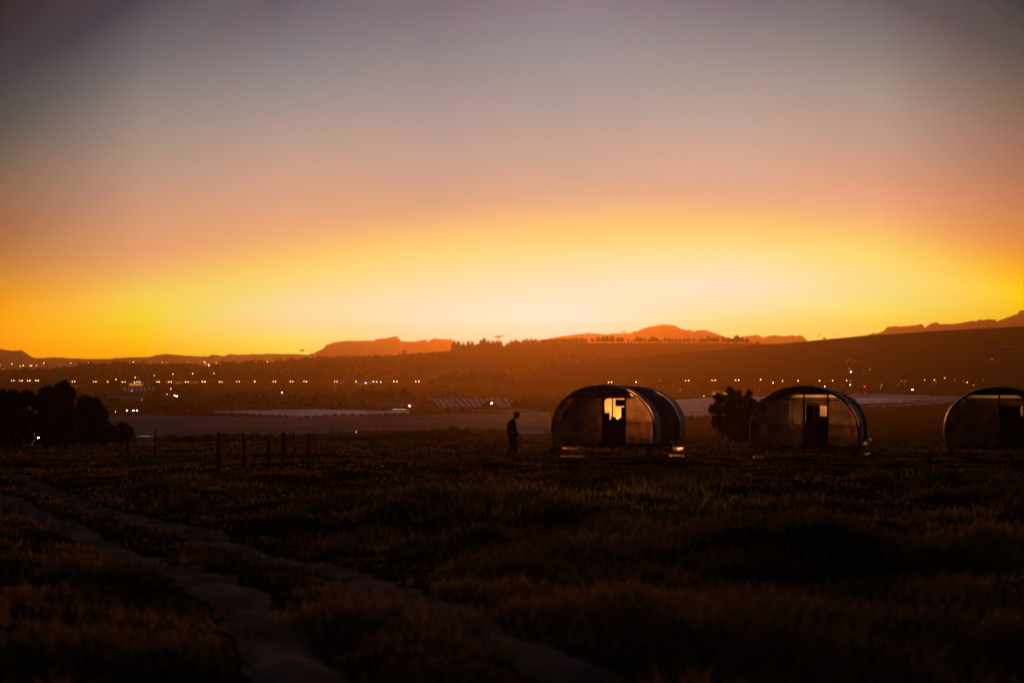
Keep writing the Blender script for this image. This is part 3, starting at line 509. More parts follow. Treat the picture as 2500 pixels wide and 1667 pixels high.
# grass
def grass(name, nb, r0, r1, a0, a1, hmin, hmax, label, sel=None, seed=1, wk=1.0, mt='grass'):
    r_ = np.random.default_rng(seed); rad = r0 * (r1 / r0) ** r_.random(nb); a = np.radians(r_.uniform(a0, a1, nb)); x = np.sin(a) * rad; y = np.cos(a) * rad
    clump = np.clip(vnoise(x, y, .8, 11) + .7 * vnoise(x, y, 2.4, 12) + .35, 0, 1.2)
    keep = r_.random(nb) < (.10 + clump)
    d = rutdist(x, y); keep &= (d > .10 + .36 * r_.random(nb) ** .6) | (r_.random(nb) < .06 + .22 * (vnoise(x, y, .5, 41) > .1))
    if sel is not None: keep &= sel(x, y, r_)
    x, y, rad, clump, d = x[keep], y[keep], rad[keep], clump[keep], d[keep]; m = len(x)
    hmax = np.where((y > 36) & (y < 62), hmin + (hmax - hmin) * np.where(y > 46, .22, .38), hmax)
    z = TG(x, y); h = (hmin + (hmax - hmin) * r_.random(m) ** 2) * (.15 + 1.55 * clump) * np.where(d < .8, .6, 1)
    wd = (.004 + .0011 * rad) * wk * (.6 + .8 * r_.random(m)); th = r_.random(m) * 6.283; ln = h * r_.uniform(.1, .8, m); td = r_.random(m) * 6.283
    cx, sx_ = np.cos(th) * wd, np.sin(th) * wd; lx, ly = np.cos(td) * ln, np.sin(td) * ln
    z0 = z - .02
    v = np.stack([np.stack([x - cx, y - sx_, z0], 1), np.stack([x + cx, y + sx_, z0], 1),
                  np.stack([x + cx * .7 + lx * .35, y + sx_ * .7 + ly * .35, z + h * .6], 1), np.stack([x - cx * .7 + lx * .35, y - sx_ * .7 + ly * .35, z + h * .6], 1),
                  np.stack([x + lx, y + ly, z + h], 1)], 1).reshape(-1, 3)
    b = np.arange(m)[:, None] * 5
    f = np.vstack([b + [[0, 1, 2]], b + [[0, 2, 3]], b + [[3, 2, 4]]])
    return tag(link(name, mesh_np(name, v, f, M[mt])), label, 'grass', kind='stuff')
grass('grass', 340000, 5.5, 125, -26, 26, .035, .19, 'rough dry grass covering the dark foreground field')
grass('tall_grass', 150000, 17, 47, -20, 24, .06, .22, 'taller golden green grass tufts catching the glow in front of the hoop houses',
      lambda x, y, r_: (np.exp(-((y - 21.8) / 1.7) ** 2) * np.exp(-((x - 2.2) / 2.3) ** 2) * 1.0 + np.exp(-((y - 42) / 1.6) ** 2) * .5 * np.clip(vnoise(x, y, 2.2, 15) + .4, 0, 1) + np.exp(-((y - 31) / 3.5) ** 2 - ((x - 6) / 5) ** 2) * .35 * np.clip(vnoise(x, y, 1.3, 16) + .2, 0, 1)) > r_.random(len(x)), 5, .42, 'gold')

# ------------------------------------------------------------------ hoop houses
def arch(z0=.48, zw=1.10, top=2.63, hw=1.85, n=40, inset=0):
    pts = [(-hw + .04 + inset, z0), (-hw + inset, (z0 + zw) / 2)]
    for i in range(n + 1):
        a = math.pi - math.pi * i / n; pts.append(((hw - inset) * math.cos(a), zw + (top - zw - inset) * math.sin(a) ** .93))
    pts += [(hw - inset, (z0 + zw) / 2), (hw - .04 - inset, z0)]; return pts
LEN = 6.2
def cover(y0, y1, out, ny=6, sag=.02, seed=0):
    p = arch(z0=.62, inset=-out); vs = []; fs = []; n = len(p)
    for j in range(ny + 1):
        y = y0 + (y1 - y0) * j / ny
        for i, (x, z) in enumerate(p):
            w_ = sag * math.sin(j * 2.1 + i * .9 + seed) * (1 if 0 < j < ny else .3); vs.append((x * (1 + w_ * .4), y, z + w_ * .7))
    for j in range(ny):
        for i in range(n - 1): fs.append((j * n + i, j * n + i + 1, (j + 1) * n + i + 1, (j + 1) * n + i))
    m = MB(); m.add(vs, fs); return m
def face_sheet(xa, xb, za, zb, y, ragged=0, seed=0, nx=14, top_open=None):
    """flat end sheet between xa..xb, za..min(zb, arch)"""
    prof = arch(inset=.03); xs_ = [p[0] for p in prof[2:-2]]; zs_ = [p[1] for p in prof[2:-2]]; rs = random.Random(seed)
    vs = []; fs = []; nz = 6
    for i in range(nx + 1):
        x = xa + (xb - xa) * i / nx; lim = float(np.interp(x, xs_, zs_)); t = min(zb, lim); b = za + 0
        if ragged: t = min(lim, t + rs.uniform(-1, 1) * ragged)
        for k in range(nz + 1): vs.append((x, y + .015 * math.sin(i * 1.3 + k + seed), b + (max(t, b + .01) - b) * k / nz))
    for i in range(nx):
        for k in range(nz): a = i * (nz + 1) + k; fs.append((a, a + nz + 1, a + nz + 2, a + 1))
    m = MB(); m.add(vs, fs); return m
def hoop_house(style):
    root = empty('hoop_house', (0, 0, 0))
    # base: two skids, cross beams, floor
    b = MB()
    for s in (-1, 1):
        b.box((s * 1.72, LEN / 2, .345), (.12, LEN + .5, .08))
        for y in (.3, 2.1, 4.0, 5.9): b.box((s * 1.72, y, .42), (.1, .1, .08)); b.box((s * 1.72, -.32, .36), (.12, .3, .14), Matrix.Rotation(.5, 3, 'X'))
    for y in (0.02, 1.5, 3.1, 4.6, LEN - .02): b.box((0, y, .468), (3.62, .1, .034))
    b.build('base_frame', M['wood'], root)
    dk = MB()
    for k in range(9): dk.box((-1.5 + k * .375, LEN / 2, .16 + (k % 3) * .01), (.06, LEN - .6, .1))
    for y in (0, LEN / 4, LEN / 2, 3 * LEN / 4, LEN):
        h = MB(); h.tube([(x, y + (.03 if y == 0 else -.03 if y == LEN else 0), z) for x, z in arch(inset=.02)], .03, 8); h.build('hoop', M['steel'], root, True)
    for x, z in ((0, 2.57), (-1.1, 2.25), (1.1, 2.25), (-1.78, 1.12), (1.78, 1.12)):
        h = MB(); h.tube([(x, .05, z), (x, LEN - .05, z)], .018, 6); h.build('purlin', M['steel'], root)
    # end frame
    e = MB()
    for x in (-.02, .80): e.tube([(x, .03, .5), (x, .03, 2.45)], .035, 6)
    e.box((0, .03, 2.20), (2.4, .05, .05)); e.box((-.93, .03, 1.31), (1.78, .035, .035)); e.box((1.32, .03, 1.31), (1.0, .035, .035)); e.box((0, .03, .56), (3.6, .05, .08))
    e.build('end_frame', M['wood'], root)
    for sgn in (-1, 1):
        xa, xb = (-1.82, -.02) if sgn < 0 else (.80, 1.82)
        zt = 2.18
        face_sheet(xa, xb, .52, zt, .005, seed=sgn + 3, top_open=None).build('end_panel', M['front'], root, True)
    if not style['open_top']:
        face_sheet(-1.25, 1.0, 2.2, 2.7, -.012, ragged=.05, seed=9, nx=24).build('gable_flap', M['shade'], root, True)
    else:
        face_sheet(-.02, .80, 1.98, 2.18, .006, seed=5).build('door_header', M['front'], root, True)
    d = MB(); hgt = style['door_h']
    d.box((.39, .06, .5 + hgt / 2), (.76, .04, hgt)); d.box((.39, .045, .5 + hgt - .04), (.78, .05, .06)); d.box((.39, .045, .62), (.78, .05, .06))
    dd = d.build('door', M['cloth'], root); h = MB(); h.tube([(.62, 0.03, .8), (.68, .01, .8), (.68, .01, .92)], .012, 6); h.build('door_handle', M['steel'], dd)
    # covers
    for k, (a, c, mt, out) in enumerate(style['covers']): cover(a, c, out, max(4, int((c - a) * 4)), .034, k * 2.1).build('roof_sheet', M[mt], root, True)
    # rear wall
    zc = style['rear_from']
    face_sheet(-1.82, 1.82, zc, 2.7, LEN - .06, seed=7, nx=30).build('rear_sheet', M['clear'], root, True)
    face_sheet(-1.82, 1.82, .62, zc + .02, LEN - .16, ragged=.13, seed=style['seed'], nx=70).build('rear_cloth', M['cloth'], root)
    if style['open_top']: face_sheet(-1.0, 1.0, 2.41, 2.7, LEN - .12, ragged=.01, seed=31).build('rear_blackout', M['cloth'], root)  # dark sheet added for the shade under the roof, above the slit
    for (xa, xb, zt) in style['rear_dark']: face_sheet(xa, xb, .62, zt, LEN - .11, ragged=.03, seed=int(xa * 10) + 40, nx=20).build('rear_blackout', M['cloth'], root)  # dark sheets added to hold back the glow behind panels and doorway
    r_ = MB(); r_.tube([(-1.0, LEN - .2, .5), (-1.0, LEN - .2, 2.3)], .025, 6); r_.tube([(-1.6, LEN - .2, 1.95), (-1.0, LEN - .2, zc + .02)], .014, 5); r_.box((0, LEN - .2, 2.28), (2.2, .05, .05)); r_.build('rear_frame', M['wood'], root)
    # dark blocks added inside, shaped to darken the doorway and leave bright slits
    nbx = MB()
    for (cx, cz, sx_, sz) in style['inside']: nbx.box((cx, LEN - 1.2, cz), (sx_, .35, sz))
    nbx.build('doorway_block', M['cloth'], root)
    # perches
    p = MB()
    for y in (2.2, 3.4, 4.6): p.tube([(-1.5, y, .95), (1.5, y, .95)], .025, 6); p.tube([(-1.2, y, .95), (-1.2, y, .5)], .02, 6); p.tube([(1.2, y, .95), (1.2, y, .5)], .02, 6)
    p.build('perch', M['wood'], root)
    return root
ROT = -math.atan2(1.8, 6.0)
styles = [
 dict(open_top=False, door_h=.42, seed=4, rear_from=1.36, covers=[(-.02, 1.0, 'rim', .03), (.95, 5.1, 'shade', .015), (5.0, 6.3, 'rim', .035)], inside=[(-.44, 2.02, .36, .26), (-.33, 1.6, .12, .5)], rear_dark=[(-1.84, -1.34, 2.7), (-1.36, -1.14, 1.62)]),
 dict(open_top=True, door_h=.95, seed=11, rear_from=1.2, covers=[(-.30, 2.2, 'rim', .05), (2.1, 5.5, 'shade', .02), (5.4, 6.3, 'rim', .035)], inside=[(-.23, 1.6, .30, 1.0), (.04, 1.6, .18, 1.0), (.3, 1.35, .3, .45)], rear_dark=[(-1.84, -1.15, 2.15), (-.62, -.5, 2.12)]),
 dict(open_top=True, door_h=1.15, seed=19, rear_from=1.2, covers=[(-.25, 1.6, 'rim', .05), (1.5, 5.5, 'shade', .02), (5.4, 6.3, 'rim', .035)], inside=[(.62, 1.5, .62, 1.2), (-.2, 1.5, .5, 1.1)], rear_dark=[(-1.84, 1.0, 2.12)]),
]
labels = ['left hoop house on skids, closed gable, a bright glowing patch in its doorway', 'middle hoop house on skids with an open gable slit and a dark half door', 'right hoop house cut by the photo edge, dark doorway under a torn gable']
spots = [(1471, 1125, 50.4), (1963, 1126, 49.8), (2441, 1122, 50.4)]
for st, lb, (px, py, Yd) in zip(styles, labels, spots):
    h = hoop_house(st); cx = (px - 1250) / F * Yd; h.location = (cx, Yd, -(1089 - 880) / F * Yd - .48); tilt = -.030
    if px > 1500: h.location.z = -(1095 - 880) / F * Yd - .48
    h.rotation_euler = (tilt, 0, ROT); tag(h, lb, 'hoop house', 'hoop houses in a row across the field')
# feed troughs (bowls of backlit film stand in for glints on metal) tucked under the ends
def trough(px, py, Yd, ln, rz, label, tiltx=0):
    root = empty('feed_trough', P(px, py, Yd), rz); tag(root, label, 'trough', 'troughs by the hoop houses')
    m = MB(); n = 12; vs = []; fs = []
    for t_, rr_ in ((0, .10), (1, .092)):
        for i in range(n + 1):
            a = math.pi + math.pi * i / n
            for s in (-1, 1): vs.append((s * ln / 2, rr_ * math.cos(a), .10 + rr_ * math.sin(a)))
    for t_ in (0, 1):
        for i in range(n): a = t_ * 2 * (n + 1) + 2 * i; fs.append((a, a + 1, a + 3, a + 2) if t_ == 0 else (a, a + 2, a + 3, a + 1))
    m.add(vs, fs); m.tube([(-ln / 2, -.10, .10), (ln / 2, -.10, .10)], .010, 6); m.tube([(-ln / 2, .10, .10), (ln / 2, .10, .10)], .010, 6); m.build('bowl', M['strip'], root, True)
    l_ = MB()
    for s in (-.8, .8): l_.box((s * ln / 2, 0, -.12), (.05, .3, .24))
    l_.build('stand', M['wood'], root); root.rotation_euler = (tiltx, 0, rz); return root
trough(1398, 1118, 49.0, .8, .05, 'bright shining trough under the front left corner of the left hoop house')
trough(1652, 1116, 52.5, .5, -.3, 'bright shining trough at the right side of the left hoop house')
trough(1852, 1120, 49.0, .34, .05, 'short bright trough under the front left corner of the middle hoop house')
# backlit film strips added to give the bright glints beside the huts
def add_glint(px, py, Yd, d, rot, label):
    m = MB(); x, y, z = d; n_ = 10; m.add([(-x / 2 + x * i / n_, .03 * math.sin(i * .9), zz + .03 * (2 * i / n_ - 1) ** 2) for i in range(n_ + 1) for zz in (-z / 2 * (1 - .5 * abs(2 * i / n_ - 1)), z / 2 * (1 - .3 * abs(2 * i / n_ - 1)))], [(2 * i, 2 * i + 2, 2 * i + 3, 2 * i + 1) for i in range(n_)]); o = m.build('glint_strip', M['strip'])
    o.location = P(px, py, Yd); o.rotation_euler = rot; return tag(o, label, 'glint strip')
add_glint(1400, 1093, 49.6, (.80, 0, .12), (0, R(-4), .1), 'added strip for the bright glint under the front left corner of the left hoop house')
add_glint(1654, 1096, 53.4, (.46, 0, .13), (0, R(-3), -.2), 'added strip for the bright glint at the right corner of the left hoop house')
add_glint(2116, 1080, 50.5, (.40, 0, .13), (0, R(-32), -.2), 'tilted added strip for the pale glint sticking out right of the middle hoop house')
add_glint(2116, 1108, 50.5, (.26, 0, .05), (0, R(-3), -.2), 'small added strip for the low glint right of the middle hoop house')

# ------------------------------------------------------------------ fence posts
def post(px, top, Yd, wpx, lean, label, thin=False, rough_top=True):
    k = Yd / F; x = (px - 1250) * k; z0 = float(TG(x, Yd)); z1 = (880 - top) * k; r_ = wpx * k / 2; m = MB(); n = 7
    pts = []; rs_ = []
    for i in range(n):
        t = i / (n - 1); pts.append((lean * t + .01 * math.sin(i * 2 + px), .008 * math.cos(i * 3 + px), -.25 + (z1 - z0 + .25) * t)); rs_.append(r_ * (1.08 - .12 * t + .05 * math.sin(i * 4 + px)))
    m.tube(pts + [(pts[-1][0], pts[-1][1], pts[-1][2] + .015)], rs_ + [r_ * .6], 9)
    o = m.build('fence_post', M['post'], None, True); o.location = (x, Yd, z0); return tag(o, label, 'fence post', 'old wooden fence posts in the grass')
post(533, 1055.5, 36.5, 8.5, .02, 'thick round post, leftmost of the close group of posts')
post(597, 1059, 40, 7.5, -.02, 'second post from the left in the close group')
post(655, 1075, 39, 7.5, .02, 'shorter post with pale weeds on its left side')
post(689, 1056, 37.5, 8.5, .03, 'thick tall post in the middle of the group, right of the short one')
post(751, 1058.6, 38, 6.5, .05, 'slightly leaning post, rightmost of the close group')
post(718, 1050, 62, 3.5, 0, 'thin far post seen between the tall and the leaning posts')
post(556, 1058, 72, 2.6, 0, 'very thin far post just right of the leftmost thick post')
post(312, 1056, 55, 7.5, .02, 'lone dark post left of the pale box')
post(1013, 1060, 66, 4, .03, 'short crooked stake standing alone left of the walking person')
post(470, 1068, 80, 2.4, 0, 'faint thin stake far left of the post group')
post(381, 1046, 90, 2.4, 0, 'thin tall stake right of the pale box')
post(808, 1030, 130, 1.8, 0, 'hair thin pole right of the post group')
# wires between posts
def wire(a, b, label):
    m = MB(); pts = []
    for i in range(9):
        t = i / 8; p = Vector(a).lerp(Vector(b), t); p.z -= .06 * math.sin(math.pi * t); pts.append(p)
    m.tube(pts, .002, 4); return tag(m.build('fence_wire', M['steel']), label, 'wire')
pp = lambda px, py, Yd: P(px, py, Yd)
wire(pp(533, 1075, 36.5), pp(689, 1076, 37.5), 'thin sagging wire between the two thick posts')
wire(pp(689, 1076, 37.5), pp(751, 1078, 38), 'thin wire from the tall post to the leaning post')
# weed on the short post
m = MB(); rs_ = random.Random(5); wz = P(650, 1140, 38.9)
for k in range(26):
    t = rs_.random(); x = -.02 - .22 * (t ** 2) + rs_.uniform(-.04, .03); z = .05 + .62 * (1 - t) + rs_.uniform(-.04, .04); s = rs_.uniform(.02, .035)
    q = Matrix.Rotation(rs_.random() * 3, 3, 'X') @ Matrix.Rotation(rs_.random() * 3, 3, 'Y'); m.add([q @ Vector(v_) * s + Vector((x, rs_.uniform(-.05, .05), z)) for v_ in ((-1, 0, 0), (0, .6, 0), (1, 0, 0), (0, -.6, 0))], [(0, 1, 2, 3)])
m.tube([(-.24, 0, 0), (-.1, 0, .25), (-.03, 0, .7)], .006, 4, 0)
o = m.build('climbing_weed', leafmat('pale_weed', (.20, .19, .08), (.10, .11, .05), 4, .5)); o.location = wz; tag(o, 'pale leafed weed clinging to the shorter fence post', 'plant')

# pale storage box
bx = empty('storage_box', P(353, 1087, 88), R(-18)); tag(bx, 'pale box with a bright lid standing behind the lone post', 'box')
m = MB(); m.box((0, 0, .26), (.82, .6, .52)); 
for s in (-1, 1): m.box((s * .40, -.305, .26), (.04, .03, .52))
m.build('body', M['white'], bx); m = MB(); m.box((0, 0, .54), (.9, .68, .04)); m.box((0, 0, .565), (.7, .5, .02)); m.build('lid', M['shiny'], bx)

# ------------------------------------------------------------------ walking person
pl = empty('person', (0, 0, 0)); PY = 53.0; pxp = 1252; gz = float(T((pxp - 1250) / F * PY, PY))
pl.location = ((pxp - 1250) / F * PY, PY, gz - .02); tag(pl, 'person in dark jacket and cap walking right with head bowed and hands forward', 'person')
def skin_mesh(name, verts, edges, radii, mt, parent, root=0, sub=2):
    me = bpy.data.meshes.new(name); me.from_pydata(verts, edges, []); me.materials.append(mt); o = link(name, me, parent)
    o.modifiers.new('skin', 'SKIN'); l_ = me.skin_vertices[0].data
    for i, r_ in enumerate(radii): l_[i].radius = (r_, r_) if not isinstance(r_, tuple) else r_; l_[i].use_root = (i == root)
    o.modifiers['skin'].use_smooth_shade = True; s = o.modifiers.new('sub', 'SUBSURF'); s.levels = sub; s.render_levels = sub; return o
# x = walking direction (right), y = away; near side is -y
V = [(0, 0, .95), (-.03, 0, 1.12), (-.04, 0, 1.28), (0, 0, 1.42), (.05, 0, 1.50), (.12, 0, 1.60), (.15, 0, 1.68),          # 0-6 spine, neck, head
     (.0, -.09, .90), (.13, -.10, .52), (.05, -.10, .10), (.02, -.10, .05), (.20, -.10, .03),                                  # 7-11 near leg (front)
     (-.02, .09, .90), (-.02, .10, .50), (-.17, .10, .13), (-.19, .10, .09), (-.02, .10, .03),                                 # 12-16 far leg
     (-.01, -.19, 1.38), (.03, -.24, 1.12), (.22, -.20, .92), (.28, -.19, .87),                                               # 17-20 near arm
     (-.01, .19, 1.38), (.03, .23, 1.12), (.20, .20, .95), (.27, .19, .90)]                                                   # 21-24 far arm
E = [(0, 1), (1, 2), (2, 3), (3, 4), (4, 5), (5, 6), (0, 7), (7, 8), (8, 9), (9, 10), (10, 11), (0, 12), (12, 13), (13, 14), (14, 15), (15, 16), (3, 17), (17, 18), (18, 19), (19, 20), (3, 21), (21, 22), (22, 23), (23, 24)]
RD = [(.13, .15), (.13, .15), (.15, .17), (.11, .13), .06, .085, .085, .10, .072, .05, .045, .03, .10, .072, .05, .045, .03, .065, .05, .036, .03, .065, .05, .036, .03]
for hb, sy in ((20, -.19), (24, .19)):
    p0 = V[hb]
    for k, (dy, ln) in enumerate(((-.03, .065), (-.01, .078), (.01, .074), (.03, .058))):
        V += [(p0[0] + .035, p0[1] + dy, p0[2] - .02), (p0[0] + .035 + ln * .6, p0[1] + dy, p0[2] - .035 - ln * .4), (p0[0] + .03 + ln * .75, p0[1] + dy, p0[2] - .05 - ln * .85)]
        b = len(V) - 3; E += [(hb, b), (b, b + 1), (b + 1, b + 2)]; RD += [.011, .0095, .008]
    V += [(p0[0] + .01, p0[1] + .04 * (1 if sy < 0 else -1), p0[2] + .01), (p0[0] + .05, p0[1] + .055 * (1 if sy < 0 else -1), p0[2] - .015)]; b = len(V) - 2; E += [(hb, b), (b, b + 1)]; RD += [.012, .010]
skin_mesh('body', V, E, RD, M['skin'], pl)
hd = MB(); hd.ball((.145, 0, 1.645), (.105, .082, .125), 9); hd.ball((.25, 0, 1.625), (.024, .018, .026), 5); hd.ball((.14, -.085, 1.64), (.02, .012, .032), 5); hd.ball((.14, .085, 1.64), (.02, .012, .032), 5); hd.ball((.225, 0, 1.565), (.02, .03, .012), 5)
hd.build('head', M['skin'], pl, True)
skin_mesh('jacket', [(-.01, 0, .84), (-.035, 0, 1.05), (-.06, 0, 1.27), (-.02, 0, 1.42), (.03, 0, 1.50), (-.03, -.20, 1.38), (.01, -.26, 1.12), (.19, -.215, .94), (-.03, .20, 1.38), (.01, .26, 1.12), (.18, .21, .965)],
          [(0, 1), (1, 2), (2, 3), (3, 4), (3, 5), (5, 6), (6, 7), (3, 8), (8, 9), (9, 10)], [(.17, .19), (.16, .19), (.175, .20), (.13, .15), .085, .09, .075, .055, .09, .075, .055], M['jacket'], pl)
skin_mesh('trousers', [(0, 0, .93), (.0, -.095, .86), (.135, -.10, .52), (.045, -.10, .13), (-.02, .095, .86), (-.01, .10, .50), (-.16, .10, .16)], [(0, 1), (1, 2), (2, 3), (0, 4), (4, 5), (5, 6)], [(.16, .17), .12, .092, .075, .12, .092, .075], M['trouser'], pl)
for (x, y, z, rt) in ((.09, -.10, .05, 0), (-.12, .10, .07, .35)):
    b_ = MB(); b_.ball((0, 0, 0), (.15, .055, .055), 7); b_.ball((-.06, 0, .05), (.07, .055, .08), 6); bo = b_.build('boot', M['boot'], pl, True); bo.location = (x, y, z); bo.rotation_euler = (0, rt, 0)
cp_ = MB(); cp_.ball((.135, 0, 1.69), (.118, .098, .085), 9); cp_.box((.25, 0, 1.675), (.12, .13, .012), Matrix.Rotation(.45, 3, 'Y')); cp_.build('cap', M['cap'], pl, True)

# ------------------------------------------------------------------ farm buildings in the valley
def gable_house(name, px, py, Yd, wd, dp, hw, hr, rz, roofm, label, group=None, lit=None, doors=2, cat='building', wallm='wall'):
    root = empty(name, ((px - 1250) / F * Yd, Yd, surf(px, Yd) - .3), rz); tag(root, label, cat, group); a, b = wd / 2, dp / 2
    m = MB(); m.add([(-a, -b, 0), (a, -b, 0), (a, b, 0), (-a, b, 0), (-a, -b, hw), (a, -b, hw), (a, b, hw), (-a, b, hw), (-a, 0, hr - .1), (a, 0, hr - .1)],
                    [(0, 1, 5, 4), (2, 3, 7, 6), (1, 2, 6, 9, 5), (3, 0, 4, 8, 7)]); m.build('wall', M[wallm], root)
    r_ = MB(); o = .6
    for s in (-1, 1):
        vs = [(-a - o, s * (b + o), hw - .25), (a + o, s * (b + o), hw - .25), (a + o, 0, hr), (-a - o, 0, hr)]
        vs += [(x, y, z + .15) for x, y, z in vs]; r_.add(vs, [(0, 1, 2, 3), (7, 6, 5, 4), (0, 4, 5, 1), (1, 5, 6, 2), (3, 7, 4, 0)])
    r_.build('roof', M[roofm], root)
    for k in range(doors):
        d_ = MB(); x = -a + wd * (k + .5) / doors; d_.box((x, -b - .04, hw * .4), (min(3, wd / doors * .5), .1, hw * .8)); d_.build('door', M['cloth'], root)
    if lit:
        l_ = MB(); l_.box(((lit[0] + lit[1]) / 2 * a, -b - .12, hw * (lit[2] + lit[3]) / 2), ((lit[1] - lit[0]) * a, .1, hw * (lit[3] - lit[2]))); l_.build('lit_front', M[lit[4]], root)  # glowing slab: lit openings, and lamplight on far walls put in as emission
    return root
gable_house('barn', 1148, 1000, 745, 42, 17, 2.6, 6.2, R(26), 'stripe', 'long low barn with slanting pale and dark roof stripes', doors=5)
gable_house('barn', 1105, 985, 830, 30, 10, 2.6, 5.2, R(20), 'roof', 'plain tin roofed shed just behind the striped barn', doors=3)
gable_house('shed', 1205, 1001, 728, 14, 12, 2.4, 6.0, R(75), 'roof', 'dark gabled shed in front of the striped barn, under the white floodlight', doors=1)
gable_house('shed', 980, 1004, 715, 12, 8, 2.6, 4.4, R(8), 'roof', 'farm shed with a yellow lit open front', lit=(-.75, .35, .42, .58, 'litpale'), doors=1)
gable_house('shed', 942, 1002, 735, 10, 8, 2.2, 4.0, R(-6), 'roof', 'low pale roofed shed left of the lit one', doors=1)
gable_house('warehouse', 1762, 965, 1090, 16, 12, 4.2, 5.2, R(0), 'roof', 'warehouse with a long orange lit front above the round tree', lit=(-.98, .85, .55, .9, 'litstrip'), doors=1)
gable_house('warehouse', 338, 946, 1600, 17, 14, 4, 6, R(-5), 'roof', 'far warehouse with an orange lit wall among the left road lamps', lit=(-.95, .95, .3, .9, 'litstrip'), doors=1)
gable_house('warehouse', 445, 936, 1750, 40, 14, 3, 5, R(0), 'roof', 'long faintly lit warehouse roof behind the left road lamps', lit=(-.98, .98, .75, .98, 'litstrip'), doors=2)
gable_house('barn', 338, 955, 1250, 26, 14, 2.4, 5.2, R(14), 'stripe', 'grey barn below the left road lamps with streaked roof', doors=3)
gable_house('barn', 312, 978, 930, 24, 10, 2.2, 4.6, R(-6), 'roof', 'low grey barn above the tree hedge at left', doors=3)
gable_house('house', 2078, 916, 1340, 6, 7, 3.2, 6.2, R(85), 'roof', 'small house with a pointed gable on the right hillside', doors=1)
gable_house('house', 2455, 902, 1400, 12, 7, 3.0, 5.4, R(10), 'roof', 'faint house high on the right hillside', doors=1)
gable_house('house', 2120, 903, 1430, 9, 7, 2.8, 5.0, R(-8), 'roof', 'faint flat house on the right hillside between the lamps', doors=1)
gable_house('shed', 870, 935, 1650, 50, 12, 2.6, 4.2, R(3), 'net', 'long pale roofed shed behind the road lamps near the violet light', doors=3)
gable_house('cottage', 1290, 1058, 300, 5, 3, .9, 1.7, R(12), 'white', 'small pale roofed hut right of the walking person', doors=1)
gable_house('cottage', 1320, 1056, 310, 4, 3, .8, 1.5, R(-20), 'roof', 'tiny hut next to the left hoop house wall', doors=1)

# ------------------------------------------------------------------ lamps
def lamp_proto(twin, mname, h=11.0):
    root = empty('street_lamp', (0, 0, 0)); m = MB(); m.tube([(0, 0, 0), (0, 0, h)], [.12, .07], 8); m.build('pole', M['pole'], root)
    for s in ((-1, 1) if twin else (1,)):
        k = 1.35 if twin else .9
        a = MB(); a.tube([(0, 0, h - .1), (s * k * .6, 0, h + .12), (s * k, 0, h + .1)], .05, 6); a.build('arm', M['pole'], root)
        b = MB(); b.ball((0, 0, 0), (.5, .5, .5), 6); hd_ = b.build('lamp_head', M[mname], root, True); hd_.location = (s * k, 0, h)
    return root
PROTO = {}
def lamp(px, py, sz, mname, label, group, H=11.0, twin=0, Y=None, name='street_lamp'):
    """sz: blob size in photo px; twin: separation in px"""
    key = (bool(twin), mname, H)
    if Y is None: g_ = ground(px, py, H, y0=330)
    else: g_ = Vector(((px - 1250) / F * Y, Y, surf(px, Y)))
    if key not in PROTO: PROTO[key] = o = lamp_proto(bool(twin), mname, H)
    else: o = copy_tree(PROTO[key])
    o.name = name; k = g_.y / F; zt = P(px, py, g_.y).z
    o.location = (g_.x - (0 if twin else .9), g_.y, g_.z); hs = zt - g_.z
    if Y is not None: o.scale = (1, 1, hs / H)
    for c in o.children:
        if c.name.startswith('lamp_head'):
            d_ = sz * k * .31 * random.uniform(.85, 1.15); c.scale = (d_, d_, d_ / (o.scale.z))
            if twin: c.location.x = math.copysign(twin * k / 2, c.location.x)
        if c.name.startswith('arm') and twin: c.scale = (twin * k / 2.7, 1, 1)
    return tag(o, label, 'lamp', group)
z1 = lambda x, y: (x / 4.704, 800 + y / 4.704)
z2 = lambda x, y: (450 + x / 3.92, 780 + y / 3.92)
z3 = lambda x, y: (900 + x / 3.92, 780 + y / 3.92)
z4 = lambda x, y: (1350 + x / 4.704, 740 + y / 4.704)
z5 = lambda x, y: (1800 + x / 4.704, 760 + y / 4.704)
z6 = lambda x, y: (2100 + x / 3.825, 740 + y / 3.825)
roadpairs = [z1(148, 607), z1(242, 607), z1(332, 607), z1(425, 607), z1(846, 617), z1(1090, 620), z1(1421, 622), z1(1589, 622), z1(1815, 622), z1(1955, 622), z1(2146, 622), z1(2339, 620)] + \
            [z2(187, 596), z2(350, 596), z2(515, 594), z2(862, 594), z2(1027, 593), z2(1158, 593), z2(1451, 592), z2(1824, 593)] + [z3(257, 592), z3(467, 593)] + [z4(656, 907), z4(1540, 898), z4(1845, 893), z4(2114, 891)]
for q in roadpairs: lamp(*q, 5.2 if q[0] > 900 else 4.6, 'warm', 'twin armed street lamp with two warm lights in the long level row', 'twin street lamps along the valley road', twin=6 if q[0] < 900 else 7.6, name='twin_street_lamp')
for q in [z2(675, 594), z2(1644, 592), z4(954, 906), z1(1237, 620), z1(1545, 628)]: lamp(*q, 5.2, 'warm', 'street lamp with one warm light in the long level row', 'single lamps in the level row')
for q in [z1(1335, 594), z1(1553, 570), z1(1770, 548), z1(1987, 537), z1(2214, 530), z2(283, 520)]: lamp(*q, 4, 'warm', 'street lamp on the side road climbing right above the level row', 'lamps on the climbing side road')
for q in [z5(15, 798), z5(268, 798), z5(410, 820), z5(519, 802), z5(697, 808), z5(943, 797), z5(1094, 800), z5(1257, 806)]: lamp(*q, 5.6, 'warm', 'warm street lamp above the middle hoop house roof', 'single lamps above the middle hoop house')
for q in [z5(2152, 790), z5(2262, 792), z6(790, 707), z6(998, 740)]: lamp(*q, 4.6, 'warm', 'yellow lamp on the dark hillside left of the right hoop house', 'yellow lamps on the right hillside')
